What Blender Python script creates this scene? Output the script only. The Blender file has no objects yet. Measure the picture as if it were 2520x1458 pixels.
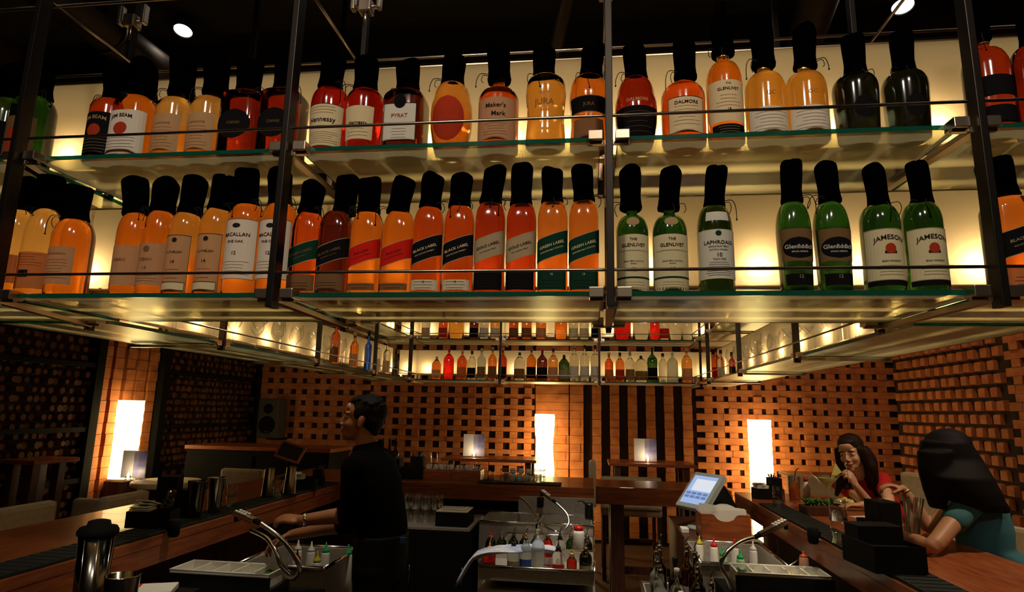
import bpy, bmesh, random
from math import *
from mathutils import Vector, Matrix, noise
random.seed(7)
sc = bpy.context.scene
COL = sc.collection

# ---------------------------------------------------------------- camera
F, PI_, YW, RL, H = 1514.0, radians(10.58), radians(-7.33), radians(1.18), 1.68
_f = Vector((sin(YW)*cos(PI_), cos(YW)*cos(PI_), sin(PI_)))
_r = Vector((cos(YW), -sin(YW), 0)); _u = _r.cross(_f)
CR = _r*cos(RL)+_u*sin(RL); CU = -_r*sin(RL)+_u*cos(RL)
CP = Vector((0, 0, H))
cam = bpy.data.objects.new('camera', bpy.data.cameras.new('camera')); COL.objects.link(cam)
cam.matrix_world = Matrix(((CR.x, CU.x, -_f.x, CP.x), (CR.y, CU.y, -_f.y, CP.y), (CR.z, CU.z, -_f.z, CP.z), (0, 0, 0, 1)))
cam.data.sensor_width = 36; cam.data.lens = F*36/2520; cam.data.clip_start = .05
sc.camera = cam

def at(px, py, Y=None, Z=None, X=None):
    """where the sight line through a photo pixel meets a plane of the room"""
    d = CR*((px-1260)/F)+CU*((729-py)/F)+_f
    t = Y/d.y if Y is not None else ((Z-H)/d.z if Z is not None else X/d.x)
    return CP+d*t

# ---------------------------------------------------------------- world, exposure
w = bpy.data.worlds.new('world'); sc.world = w; w.use_nodes = True
w.node_tree.nodes['Background'].inputs[0].default_value = (1, .55, .3, 1)
w.node_tree.nodes['Background'].inputs[1].default_value = .006
sc.view_settings.view_transform = 'Standard'; sc.view_settings.look = 'None'
sc.view_settings.gamma = 1; sc.view_settings.exposure = 0.0; sc.view_settings.use_curve_mapping = False
cy = sc.cycles
cy.use_denoising = True; cy.max_bounces = 10; cy.diffuse_bounces = 3; cy.glossy_bounces = 3
cy.transmission_bounces = 10; cy.transparent_max_bounces = 24
cy.sample_clamp_indirect = 4; cy.caustics_reflective = False; cy.caustics_refractive = True; cy.blur_glossy = 1.0
cy.use_adaptive_sampling = True; cy.adaptive_threshold = .02

# ---------------------------------------------------------------- helpers
def tag(o, label=None, cat=None, group=None, kind=None):
    if label and len(label.split()) > 16: print('LONG', len(label.split()), label)
    if label: o['label'] = label
    if cat: o['category'] = cat
    if group: o['group'] = group
    if kind: o['kind'] = kind
    return o
def E(name, label, cat, loc=(0, 0, 0), rz=0, group=None):
    o = bpy.data.objects.new(name, None); COL.objects.link(o)
    o.location = loc; o.rotation_euler = (0, 0, rz); o.empty_display_size = .05
    return tag(o, label, cat, group)
ORD = ['first','second','third','fourth','fifth','sixth','seventh','eighth','ninth','tenth','eleventh','twelfth','thirteenth','fourteenth','fifteenth','sixteenth','seventeenth','eighteenth','nineteenth','twentieth','twenty-first','twenty-second','twenty-third','twenty-fourth','twenty-fifth','twenty-sixth','twenty-seventh','twenty-eighth','twenty-ninth','thirtieth']

def fr(d):
    d = Vector(d).normalized(); a = Vector((0, 0, 1)) if abs(d.z) < .9 else Vector((1, 0, 0))
    u = d.cross(a).normalized(); return u, d.cross(u).normalized(), d

class MB:
    def __init__(s): s.v = []; s.f = []; s.s = []
    def add(s, v, f, smooth=False):
        b = len(s.v); s.v += [Vector(q) for q in v]; s.f += [tuple(i+b for i in q) for q in f]; s.s += [smooth]*len(f); return s
    def box(s, a, b, c=0.0):
        x0, y0, z0 = (min(a[i], b[i]) for i in range(3)); x1, y1, z1 = (max(a[i], b[i]) for i in range(3))
        if c <= 0:
            v = [(x, y, z) for z in (z0, z1) for y in (y0, y1) for x in (x0, x1)]
            return s.add(v, [(0, 2, 3, 1), (4, 5, 7, 6), (0, 1, 5, 4), (2, 6, 7, 3), (0, 4, 6, 2), (1, 3, 7, 5)])
        c = min(c, (x1-x0)*.45, (y1-y0)*.45, (z1-z0)*.45)
        bm = bmesh.new(); bmesh.ops.create_cube(bm, size=1)
        for v in bm.verts: v.co = Vector(((x0+x1)/2+v.co.x*(x1-x0), (y0+y1)/2+v.co.y*(y1-y0), (z0+z1)/2+v.co.z*(z1-z0)))
        bmesh.ops.bevel(bm, geom=bm.edges[:]+bm.verts[:], offset=c, segments=2, profile=.6, affect='EDGES')
        bm.verts.index_update(); s.add([v.co.copy() for v in bm.verts], [tuple(v.index for v in f.verts) for f in bm.faces]); bm.free(); return s
    def obox(s, c, sz, R=None, ch=0.0):
        """box of size sz centred at c, turned by a matrix"""
        n = len(s.v); s.box([-q/2 for q in sz], [q/2 for q in sz], ch)
        for i in range(n, len(s.v)): s.v[i] = (R @ s.v[i] if R else s.v[i])+Vector(c)
        return s
    def lathe(s, prof, n=24, o=(0, 0, 0), sq=2.0, smooth=True, cap=True, ax=None):
        """prof: list of (r, z[, sq[, dx, dy]])"""
        b = []; U, V, W = (Vector((1, 0, 0)), Vector((0, 1, 0)), Vector((0, 0, 1))) if ax is None else fr(ax)
        o = Vector(o)
        for p in prof:
            r, z = p[0], p[1]; q = p[2] if len(p) > 2 else sq; dx, dy = (p[3], p[4]) if len(p) > 3 else (0, 0)
            for i in range(n):
                t = 2*pi*i/n+pi/4; c, k = cos(t), sin(t); m = (abs(c)**q+abs(k)**q)**(-1/q)
                b.append(o+U*(r*m*c+dx)+V*(r*m*k+dy)+W*z)
        f = []
        for j in range(len(prof)-1):
            for i in range(n):
                k = (i+1) % n; f.append((j*n+i, j*n+k, (j+1)*n+k, (j+1)*n+i))
        s.add(b, f, smooth)
        if cap:
            n0 = len(s.v)-len(b)
            s.f += [tuple(n0+i for i in reversed(range(n))), tuple(n0+(len(prof)-1)*n+i for i in range(n))]; s.s += [False, False]
        return s
    def cyl(s, a, b, r, r2=None, n=16, smooth=True):
        a, b = Vector(a), Vector(b); L = (b-a).length
        return s.lathe([(r, 0), (r if r2 is None else r2, L)], n, a, ax=b-a, smooth=smooth)
    def bar(s, a, b, w, h):
        """rectangular bar from a to b; h is across the vertical"""
        a, b = Vector(a), Vector(b); d = (b-a).normalized(); sd = d.cross(Vector((0, 0, 1)))
        sd = sd.normalized() if sd.length > 1e-4 else Vector((1, 0, 0)); up = sd.cross(d)
        v = [p+sd*(w/2*i)+up*(h/2*j) for p in (a, b) for i, j in ((-1, -1), (1, -1), (1, 1), (-1, 1))]
        return s.add(v, [(0, 3, 2, 1), (4, 5, 6, 7), (0, 1, 5, 4), (1, 2, 6, 5), (2, 3, 7, 6), (3, 0, 4, 7)])
    def tube(s, pts, r, n=8, sub=4):
        P = [Vector(p) for p in pts]; R = r if isinstance(r, (list, tuple)) else [r]*len(P)
        if sub > 1 and len(P) > 2:
            Q = []; q = []
            for i in range(len(P)-1):
                p0, p1, p2, p3 = P[max(i-1, 0)], P[i], P[i+1], P[min(i+2, len(P)-1)]
                for k in range(sub):
                    t = k/sub; Q.append(.5*((2*p1)+(p2-p0)*t+(2*p0-5*p1+4*p2-p3)*t*t+(3*p1-p0-3*p2+p3)*t**3)); q.append(R[i]*(1-t)+R[i+1]*t)
            Q.append(P[-1]); q.append(R[-1]); P, R = Q, q
        v = []; f = []; u = None
        for i, p in enumerate(P):
            d = (P[min(i+1, len(P)-1)]-P[max(i-1, 0)]).normalized()
            if u is None: u = fr(d)[0]
            u = (u-d*u.dot(d)).normalized(); w_ = d.cross(u)
            for k in range(n): v.append(p+(u*cos(2*pi*k/n)+w_*sin(2*pi*k/n))*R[i])
        for i in range(len(P)-1):
            for k in range(n): m = (k+1) % n; f.append((i*n+k, i*n+m, (i+1)*n+m, (i+1)*n+k))
        s.add(v, f, True); b = len(s.v)-len(v)
        s.f += [tuple(b+k for k in reversed(range(n))), tuple(b+(len(P)-1)*n+k for k in range(n))]; s.s += [False, False]; return s
    def ball(s, c, r, n=12, m=8, sc_=(1, 1, 1), R=None):
        v = []; f = []
        for j in range(m+1):
            a = pi*j/m
            for i in range(n):
                p = Vector((sin(a)*cos(2*pi*i/n)*sc_[0], sin(a)*sin(2*pi*i/n)*sc_[1], -cos(a)*sc_[2]))*r
                v.append((R @ p if R else p)+Vector(c))
        for j in range(m):
            for i in range(n): k = (i+1) % n; f.append((j*n+i, j*n+k, (j+1)*n+k, (j+1)*n+i))
        return s.add(v, f, True)
    def tag_(s): return s
    def build(s, name, mat, parent=None, label=None, cat=None, group=None, kind=None, loc=None, merge=False):
        me = bpy.data.meshes.new(name)
        L = Vector(loc) if loc is not None else None
        me.from_pydata([(v-L) if L else v for v in s.v], [], s.f)
        me.polygons.foreach_set('use_smooth', s.s); me.materials.append(M[mat] if isinstance(mat, str) else mat)
        if merge:
            bm = bmesh.new(); bm.from_mesh(me); bmesh.ops.remove_doubles(bm, verts=bm.verts, dist=1e-5); bm.to_mesh(me); bm.free()
        me.update(); o = bpy.data.objects.new(name, me); COL.objects.link(o)
        if L is not None: o.location = L
        if parent: o.parent = parent
        return tag(o, label, cat, group, kind)
def copy_tree(o, parent=None):
    c = o.copy(); COL.objects.link(c); c.parent = parent
    for ch in list(o.children): copy_tree(ch, c)
    return c
def place(o, loc, rz=0, label=None, s=None):
    o.location = loc; o.rotation_euler = (0, 0, rz)
    if label: o['label'] = label
    if s: o.scale = (s, s, s) if not isinstance(s, tuple) else s
    return o
def lamp(name, kind, loc, power, col, parent=None, size=.02, spot=None, aim=None, blend=.5):
    d = bpy.data.lights.new(name, kind); d.energy = power; d.color = col
    if kind == 'AREA': d.shape = 'RECTANGLE'; d.size, d.size_y = size
    else: d.shadow_soft_size = size
    if spot: d.spot_size = radians(spot); d.spot_blend = blend
    o = bpy.data.objects.new(name, d); COL.objects.link(o); o.location = loc
    if parent: o.parent = parent
    if aim is not None: o.rotation_euler = (Vector(aim)-Vector(loc)).to_track_quat('-Z', 'Y').to_euler()
    return o

# ---------------------------------------------------------------- materials
M = {}
def mat(name, col=(.5, .5, .5), rough=.5, metal=0, trans=0, ior=1.45, emit=None, es=1, noise_=None, spec=.5, bump=None, coat=0):
    m = bpy.data.materials.new(name); m.use_nodes = True; nt = m.node_tree; b = nt.nodes['Principled BSDF']
    b.inputs['Base Color'].default_value = (*col, 1); b.inputs['Roughness'].default_value = rough
    b.inputs['Metallic'].default_value = metal; b.inputs['Transmission Weight'].default_value = trans
    b.inputs['IOR'].default_value = ior; b.inputs['Specular IOR Level'].default_value = spec; b.inputs['Coat Weight'].default_value = coat
    if emit: b.inputs['Emission Color'].default_value = (*emit, 1); b.inputs['Emission Strength'].default_value = es
    if noise_:  # (scale, stretch xyz, colour a, colour b)
        tc = nt.nodes.new('ShaderNodeTexCoord'); mp = nt.nodes.new('ShaderNodeMapping'); mp.inputs['Scale'].default_value = noise_[1]
        nz = nt.nodes.new('ShaderNodeTexNoise'); nz.inputs['Scale'].default_value = noise_[0]; nz.inputs['Detail'].default_value = 3
        rp = nt.nodes.new('ShaderNodeValToRGB'); rp.color_ramp.elements[0].position = .35; rp.color_ramp.elements[1].position = .65
        rp.color_ramp.elements[0].color = (*noise_[2], 1); rp.color_ramp.elements[1].color = (*noise_[3], 1)
        nt.links.new(tc.outputs['Object'], mp.inputs[0]); nt.links.new(mp.outputs[0], nz.inputs['Vector'])
        nt.links.new(nz.outputs[0], rp.inputs[0]); nt.links.new(rp.outputs[0], b.inputs['Base Color'])
        if bump:
            bp = nt.nodes.new('ShaderNodeBump'); bp.inputs['Strength'].default_value = bump
            nt.links.new(nz.outputs[0], bp.inputs['Height']); nt.links.new(bp.outputs[0], b.inputs['Normal'])
    M[name] = m; return m
def liquid(name, col, top=None, level=.16):
    """bottle glass and the drink in it; above the fill level the glass is clearer"""
    m = mat(name, col, .0, trans=1, ior=1.4, coat=.7); nt = m.node_tree; b = nt.nodes['Principled BSDF']; b.inputs['Coat Roughness'].default_value = .13
    if top:
        tc = nt.nodes.new('ShaderNodeTexCoord'); sp = nt.nodes.new('ShaderNodeSeparateXYZ'); g = nt.nodes.new('ShaderNodeMath'); g.operation = 'GREATER_THAN'
        g.inputs[1].default_value = level; mx = nt.nodes.new('ShaderNodeMixRGB'); mx.inputs[1].default_value = (*col, 1); mx.inputs[2].default_value = (*top, 1)
        nt.links.new(tc.outputs['Object'], sp.inputs[0]); nt.links.new(sp.outputs[2], g.inputs[0]); nt.links.new(g.outputs[0], mx.inputs[0]); nt.links.new(mx.outputs[0], b.inputs['Base Color'])
def paper(name, col, back=.5):
    """label paper: lit from the front, and a little light comes through from behind"""
    m = bpy.data.materials.new(name); m.use_nodes = True; nt = m.node_tree; nt.nodes.remove(nt.nodes['Principled BSDF']); o = nt.nodes['Material Output']
    d = nt.nodes.new('ShaderNodeBsdfDiffuse'); t = nt.nodes.new('ShaderNodeBsdfTranslucent'); x = nt.nodes.new('ShaderNodeMixShader')
    d.inputs[0].default_value = (*col, 1); t.inputs[0].default_value = (*col, 1); x.inputs[0].default_value = back
    nt.links.new(d.outputs[0], x.inputs[1]); nt.links.new(t.outputs[0], x.inputs[2]); nt.links.new(x.outputs[0], o.inputs[0]); M[name] = m
def shelf_glass(name):
    m = bpy.data.materials.new(name); m.use_nodes = True; nt = m.node_tree; nt.nodes.remove(nt.nodes['Principled BSDF']); o = nt.nodes['Material Output']
    t = nt.nodes.new('ShaderNodeBsdfTranslucent'); t.inputs[0].default_value = (.60, .56, .32, 1)
    d = nt.nodes.new('ShaderNodeBsdfDiffuse'); d.inputs[0].default_value = (.5, .5, .3, 1)
    tr = nt.nodes.new('ShaderNodeBsdfTransparent'); tr.inputs[0].default_value = (.7, .72, .45, 1)
    g = nt.nodes.new('ShaderNodeBsdfGlossy'); g.inputs[1].default_value = .32; g.inputs[0].default_value = (.9, .95, .85, 1)
    fz = nt.nodes.new('ShaderNodeFresnel'); fz.inputs[0].default_value = 1.5
    a = nt.nodes.new('ShaderNodeMixShader'); a.inputs[0].default_value = .25; b = nt.nodes.new('ShaderNodeMixShader'); b.inputs[0].default_value = .3; c = nt.nodes.new('ShaderNodeMixShader')
    L = nt.links.new
    L(t.outputs[0], a.inputs[1]); L(d.outputs[0], a.inputs[2]); L(a.outputs[0], b.inputs[1]); L(tr.outputs[0], b.inputs[2])
    hf = nt.nodes.new('ShaderNodeMath'); hf.operation = 'MULTIPLY'; hf.inputs[1].default_value = .9; L(fz.outputs[0], hf.inputs[0]); L(hf.outputs[0], c.inputs[0]); L(b.outputs[0], c.inputs[1]); L(g.outputs[0], c.inputs[2]); L(c.outputs[0], o.inputs[0]); M[name] = m
def thin_glass(name):
    m = bpy.data.materials.new(name); m.use_nodes = True; nt = m.node_tree; nt.nodes.remove(nt.nodes['Principled BSDF']); o = nt.nodes['Material Output']
    t = nt.nodes.new('ShaderNodeBsdfTransparent'); t.inputs[0].default_value = (.97, .97, .96, 1); g = nt.nodes.new('ShaderNodeBsdfGlossy'); g.inputs[1].default_value = .04
    lw = nt.nodes.new('ShaderNodeLayerWeight'); lw.inputs[0].default_value = .5; x = nt.nodes.new('ShaderNodeMixShader'); L = nt.links.new
    pw = nt.nodes.new('ShaderNodeMath'); pw.operation = 'POWER'; pw.inputs[1].default_value = 1.7; ml = nt.nodes.new('ShaderNodeMath'); ml.operation = 'MULTIPLY_ADD'; ml.inputs[1].default_value = .75; ml.inputs[2].default_value = .05; L(lw.outputs['Facing'], pw.inputs[0]); L(pw.outputs[0], ml.inputs[0]); L(ml.outputs[0], x.inputs[0]); L(t.outputs[0], x.inputs[1]); L(g.outputs[0], x.inputs[2]); L(x.outputs[0], o.inputs[0]); M[name] = m
def acrylic(name, em):
    """backlit opal sheet: scatters the bulbs behind it and glows evenly"""
    m = bpy.data.materials.new(name); m.use_nodes = True; nt = m.node_tree; nt.nodes.remove(nt.nodes['Principled BSDF']); o = nt.nodes['Material Output']
    t = nt.nodes.new('ShaderNodeBsdfTranslucent'); t.inputs[0].default_value = (.80, .68, .46, 1)
    d = nt.nodes.new('ShaderNodeBsdfDiffuse'); d.inputs[0].default_value = (.46, .38, .24, 1)
    e = nt.nodes.new('ShaderNodeEmission'); e.inputs[0].default_value = (1, .68, .25, 1); e.inputs[1].default_value = em
    x = nt.nodes.new('ShaderNodeMixShader'); x.inputs[0].default_value = .45; s = nt.nodes.new('ShaderNodeAddShader'); L = nt.links.new
    L(t.outputs[0], x.inputs[1]); L(d.outputs[0], x.inputs[2]); L(x.outputs[0], s.inputs[0]); L(e.outputs[0], s.inputs[1]); L(s.outputs[0], o.inputs[0]); M[name] = m
shelf_glass('shelf_glass'); acrylic('opal', .045)
mat('glass_edge', (.01, .12, .07), .1, trans=.4)
mat('steel', (.5, .44, .36), .16, 1); mat('steel_bright', (.85, .83, .8), .18, 1); mat('steel_dark', (.16, .14, .12), .18, 1)
mat('post', (.03, .024, .02), .4, .8); mat('bar_steel', (.62, .5, .38), .3, 1)
mat('velvet', (.0008, .0008, .001), 1, spec=0); mat('cord', (.01, .008, .008), .9)
mat('black', (.003, .003, .003), .8, spec=.2); mat('black_gloss', (.008, .008, .008), .25); mat('rubber', (.012, .014, .013), .8)
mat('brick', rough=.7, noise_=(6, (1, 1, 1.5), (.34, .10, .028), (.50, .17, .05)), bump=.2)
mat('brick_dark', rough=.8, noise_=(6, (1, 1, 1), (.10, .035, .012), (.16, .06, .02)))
mat('recess', (.02, .008, .004), .9)
mat('wood', rough=.35, noise_=(4, (1.5, 12, 12), (.24, .055, .016), (.38, .105, .03)), coat=.15)
mat('wood_y', rough=.35, noise_=(4, (12, 1.5, 12), (.24, .055, .016), (.38, .105, .03)), coat=.15)
mat('wood_dark', rough=.45, noise_=(4, (12, 12, 1.5), (.05, .016, .008), (.09, .03, .014)))
mat('floor', rough=.5, noise_=(2, (1, 1, 1), (.05, .03, .018), (.08, .045, .025)))
mat('ceiling', (.012, .01, .009), .9); mat('duct', (.05, .035, .025), .5, .6)
mat('upholstery', rough=.9, noise_=(30, (1, 1, 1), (.48, .38, .24), (.58, .47, .30))); mat('cream', (.75, .66, .48), .6)
mat('plastic_white', (.8, .78, .7), .4); mat('white', (.85, .83, .78), .6); thin_glass('clear')
mat('frost', (.8, .88, .82), .35, trans=.85, ior=1.35)
mat('cap_black', (.01, .01, .01), .4); mat('cap_gold', (.75, .5, .15), .35, .8); mat('cap_red', (.6, .01, .01), .35); mat('cap_wood', (.55, .4, .22), .6)
mat('bulb', emit=(1, .85, .6), es=12); mat('spot_lens', emit=(1, .93, .85), es=14)
liquid('amber', (1, .28, .026)); liquid('amber_top', (1, .28, .03), (1, .46, .10), .12); liquid('gold', (1, .50, .09)); liquid('gold_top', (1, .36, .05), (1, .60, .2), .11)
liquid('deep', (.62, .07, .012)); liquid('red', (.62, .02, .006)); liquid('dark', (.12, .015, .006)); liquid('green', (.012, .06, .008)); liquid('green_top', (.008, .03, .006), (.02, .10, .015), .17)
liquid('dkgreen', (.016, .04, .007)); liquid('orange', (.82, .125, .016)); liquid('rust', (.55, .055, .012)); liquid('ruby', (.30, .022, .006)); liquid('blue', (.02, .08, .7)); liquid('bottle_clear', (.95, .95, .88)); liquid('ember', (1, .22, .025), (1, .32, .06), .13)
liquid('red_bright', (1, .02, .01)); liquid('smoke', (.007, .009, .005))
for n, c, b in (('l_tan', (.72, .48, .25), .5), ('l_white', (.86, .80, .66), .25), ('l_cream', (.88, .74, .44), .25), ('l_black', (.012, .011, .012), .2), ('l_red', (.9, .03, .02), .5),
                ('l_gold', (.55, .45, .26), .35), ('l_green', (.012, .05, .03), .2), ('l_brown', (.3, .16, .07), .4), ('l_ink', (.03, .02, .02), .1), ('l_inkred', (.5, .05, .02), .2), ('l_orange', (.75, .3, .1), .5), ('l_pale', (.7, .62, .42), .1), ('l_blue', (.06, .12, .4), .3)): paper(n, c, b)
# ================================================================ the room
LX, RX, BY, CZ = -4.9, 3.9, 8.6, 4.7
MB().box((-6.2, -2.5, -.1), (5.2, BY+.4, 0)).build('floor', 'floor', kind='structure')
c = MB().box((-6.2, -2.5, CZ), (5.2, BY+.4, CZ+.1))
c.build('ceiling', 'ceiling', kind='structure')
def lattice(mb, P0, ux, nrm, L, z0, z1, pitch, course, bw, solid=.5):
    """horizontal strips with small blocks standing between them, dark gaps either side of each block"""
    up = Vector((0, 0, 1)); z = z0; k = 0
    def blk(a, b, za, zb, d0, d1):
        v = [P0+ux*x+up*zz+nrm*d for x in (a, b) for zz in (za, zb) for d in (d0, d1)]
        mb.add(v, [(0, 1, 3, 2), (4, 6, 7, 5), (0, 4, 5, 1), (2, 3, 7, 6), (0, 2, 6, 4), (1, 5, 7, 3)])
    while z < z1:
        h = course*solid
        x = 0
        while x < L:                                    # the strip, in planks with hairline joints
            l = min(random.uniform(.25, .45), L-x); blk(x, x+l-.004, z, z+h-.003, 0, .05+random.uniform(-.006, .006)); x += l
        n = max(1, int(L/pitch))
        for i in range(n):                              # the blocks between strips
            c_ = (i+.5)*L/n; e = random.uniform(.0, .03)
            blk(c_-bw/2, c_+bw/2, z+h, z+course-.003, 0, .045+e)
        if solid > .45:
            for i in range(0, n+1, 1):                  # uprights that carry the strips
                c_ = i*L/n
                if 0 < c_ < L: blk(c_-bw*.42, c_+bw*.42, z+h, z+course, 0, .04)
        z += course; k += 1
def ribs(mb, P0, ux, nrm, L, z0, z1, pitch, bw, bh):
    up = Vector((0, 0, 1)); n = int(L/pitch)
    for i in range(n):
        z = z0; c_ = (i+.5)*L/n
        while z < z1:
            e = random.uniform(0, .012); w_ = bw*random.uniform(.96, 1.04); a, b = c_-w_/2, c_+w_/2
            v = [P0+ux*x+up*zz+nrm*d for x in (a, b) for zz in (z, min(z+bh-.004, z1)) for d in (0, .07+e)]
            mb.add(v, [(0, 1, 3, 2), (4, 6, 7, 5), (0, 4, 5, 1), (2, 3, 7, 6), (0, 2, 6, 4), (1, 5, 7, 3)]); z += bh
def stagger(mb, P0, ux, nrm, L, z0, z1, pitch, course, d=.07):
    up = Vector((0, 0, 1)); z = z0; k = 0
    while z < z1:
        n = int(L/pitch)
        for i in range(n):
            c_ = (i+.5+(k % 2)*.5)*pitch
            if c_ > L-pitch*.3: continue
            e = d*random.uniform(.6, 1.1); w_ = pitch*.64; q = .010
            a, b, za, zb = c_-w_/2, c_+w_/2, z+.012, z+course-.018
            v = [P0+ux*x+up*zz for x in (a, b) for zz in (za, zb)]+[P0+ux*x+up*zz+nrm*e for x in (a+q, b-q) for zz in (za+q*.5, zb-q)]
            mb.add(v, [(0, 1, 3, 2), (4, 6, 7, 5), (0, 4, 5, 1), (2, 3, 7, 6), (0, 2, 6, 4), (1, 5, 7, 3)])
        z += course; k += 1
X1, Z1 = Vector((1, 0, 0)), Vector((0, 0, 1)); NB, NL, NR = Vector((0, -1, 0)), Vector((1, 0, 0)), Vector((-1, 0, 0)); YU = Vector((0, 1, 0))
WT = 3.0
# back wall: backing, then woven, ribbed and woven stretches
def bx(px): return at(px, 1000, Y=BY).x
MB().box((LX-.3, BY, 0), (RX+.3, BY+.15, CZ)).build('wall_back', 'recess', kind='structure')
mb = MB()
lattice(mb, Vector((LX, BY, 0)), X1, NB, bx(912)-LX, .2, WT, .31, .157, .105, .55)
lattice(mb, Vector((bx(1712), BY, 0)), X1, NB, RX-bx(1712), .2, WT, .31, .157, .105, .55)
mb.build('trim_1', 'brick', kind='structure')
mb = MB(); lattice(mb, Vector((bx(912), BY, 0)), X1, NB, bx(1318)-bx(912), .2, WT, .19, .15, .10, .42); mb.build('trim_2', 'brick', kind='structure')
mb = MB(); ribs(mb, Vector((bx(1318), BY, 0)), X1, NB, bx(1712)-bx(1318), .05, WT, .235, .12, .11)
ribs(mb, Vector((bx(1318), BY, 0)), X1, NB, .62, .05, WT, .155, .14, .11); mb.build('trim_3', 'brick', kind='structure')
# right wall
MB().box((RX, -2.5, 0), (RX+.15, BY, CZ)).build('wall_right', 'recess', kind='structure')
mb = MB(); stagger(mb, Vector((RX, BY-2.25, 0)), YU, NR, 2.2, .2, WT, .19, .13, .045); lattice(mb, Vector((RX, 3.0, 0)), YU, NR, 3.3, .2, WT, .31, .157, .12, .52)
mb.build('trim_4', 'brick', kind='structure')
# left wall with framed dark log-end screens and one lit ribbed strip
MB().box((LX-.15, -2.5, 0), (LX, BY, CZ)).build('wall_left', 'recess', kind='structure')
def ly(px, py=1000): return at(px, py, X=LX).y
ya, yb = ly(214), ly(366); ye = ly(612)
mb = MB(); ribs(mb, Vector((LX, ya, 0)), YU, NL, yb-ya, .05, WT, .155, .125, .11); mb.build('trim_5', 'brick', kind='structure')
mb = MB()
def logs(mb, y0, y1):
    z = .1; k = 0
    while z < WT-.05:
        y = y0+.04+(k % 2)*.045
        while y < y1-.03:
            r = random.uniform(.028, .042); d = random.uniform(.02, .10); mb.cyl((LX, y, z), (LX+d, y, z), r, r*.85, n=6, smooth=False); y += .09
        z += .08; k += 1
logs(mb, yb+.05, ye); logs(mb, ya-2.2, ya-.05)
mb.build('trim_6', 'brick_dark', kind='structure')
mb = MB()
for y in (ya-.05, yb+.05, ye+.02): mb.box((LX, y-.05, 0), (LX+.14, y+.05, WT))
for z in (.95, 1.42, 2.03): 
    mb.box((LX, ya-2.3, z-.02), (LX+.13, ya-.05, z+.025)); mb.box((LX, yb+.05, z-.02), (LX+.13, ye, z+.025))
mb.build('trim_7', 'black', kind='structure')
# ceiling: beams, ducts, hanging rails
mb = MB()
for y in (2.6, 4.4, 6.2): mb.box((LX, y, CZ-.28), (RX, y+.12, CZ))
mb.build('trim_8', 'ceiling', kind='structure')
for i, (a, b, r, t) in enumerate((((-3.6, 1.5, 4.3), (-3.1, 8.3, 4.3), .14, 'round duct along the left of the dark ceiling'), ((.3, 1.2, 4.35), (-1.0, 8.3, 4.35), .05, 'thin pipe running back across the middle of the dark ceiling'), ((1.1, 1.2, 4.3), (2.1, 8.3, 4.3), .12, 'round duct along the right of the dark ceiling'))):
    mb = MB(); mb.cyl(a, b, r, n=20)
    for k in range(8):
        p = Vector(a).lerp(Vector(b), (k+.5)/8); d = (Vector(b)-Vector(a)).normalized(); mb.cyl(p-d*.012, p+d*.012, r*1.1, n=20)
    mb.build('ceiling_duct', 'duct', label=t, cat='duct')

# ---------------------------------------------------------------- ceiling spotlights
def spot(p, aim, power, label, ang=70, size=.05, vis=True, col=(1, .86, .68)):
    p = Vector(p); t = E('ceiling_spotlight', label, 'spotlight', p); d = (Vector(aim)-p).normalized()
    MB().lathe([(.045, -.18), (.065, -.16), (.075, 0), (.068, 0), (.066, -.012)], 24, ax=d, cap=False).build('housing', 'black', t)
    MB().lathe([(.066, -.014), (.066, -.012)], 24, ax=d).build('lens', 'spot_lens' if vis else 'bulb', t)
    mb = MB(); mb.cyl(-d*.1, Z1*.12-d*.1, .012); mb.cyl(Z1*.12-d*.1, Vector((0, 0, CZ-p.z))-d*.1, .01); mb.build('stem', 'steel_dark', t)
    lamp('spot_bulb', 'SPOT', d*.01, power, col, t, size, ang, d, .6)
s1 = at(450, 77, Y=4); s2 = at(2222, 17, Y=4)
spot(s1, (-2.9, 3.3, 2), 14, 'lit ceiling spotlight at the left, above the round-shouldered bottles')
spot(s2, (1.9, 3.3, 2), 14, 'lit ceiling spotlight at the right edge of the dark ceiling')
spot((-.1, 3.6, 4.5), (-.25, 4.2, .8), 520, 'ceiling spotlight over the middle sinks', 36)
spot((-1.0, 2.9, 4.5), (-1.5, 3.4, .9), 150, 'ceiling spotlight over the left ice bin', 46)
spot((.6, 3.0, 4.5), (.8, 3.7, .9), 220, 'ceiling spotlight over the right ice bin', 50)
spot((3.0, 2.4, 4.5), (2.1, 3.8, 1.1), 300, 'ceiling spotlight over the right end of the bar', 60, col=(1, .75, .5))
spot((-3.6, 2.2, 4.5), (-2.5, 3.0, 1.0), 140, 'ceiling spotlight over the left end of the bar', 60, col=(1, .7, .45))
spot((-.3, 6.0, 4.5), (-.3, 8.6, 1.6), 14, 'ceiling spotlight aimed at the woven back wall', 110, col=(1, .6, .3))
spot((-3.0, 5.6, 4.5), (-4.0, 8.6, 1.6), 12, 'ceiling spotlight aimed at the back left corner', 90, col=(1, .6, .3))
spot((2.6, 5.6, 4.5), (3.6, 7.6, 1.4), 70, 'ceiling spotlight aimed at the back right corner', 90, col=(1, .6, .3))

spot((-.9, -1.3, 4.2), (-.5, 1.5, 2.2), 130, 'ceiling spotlight behind the viewer, left one aimed at the near bottles', 70, .16, col=(1, .86, .68))
spot((.7, -1.3, 4.2), (.3, 1.5, 2.2), 130, 'ceiling spotlight behind the viewer, right one aimed at the near bottles', 70, .16, col=(1, .86, .68))

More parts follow.
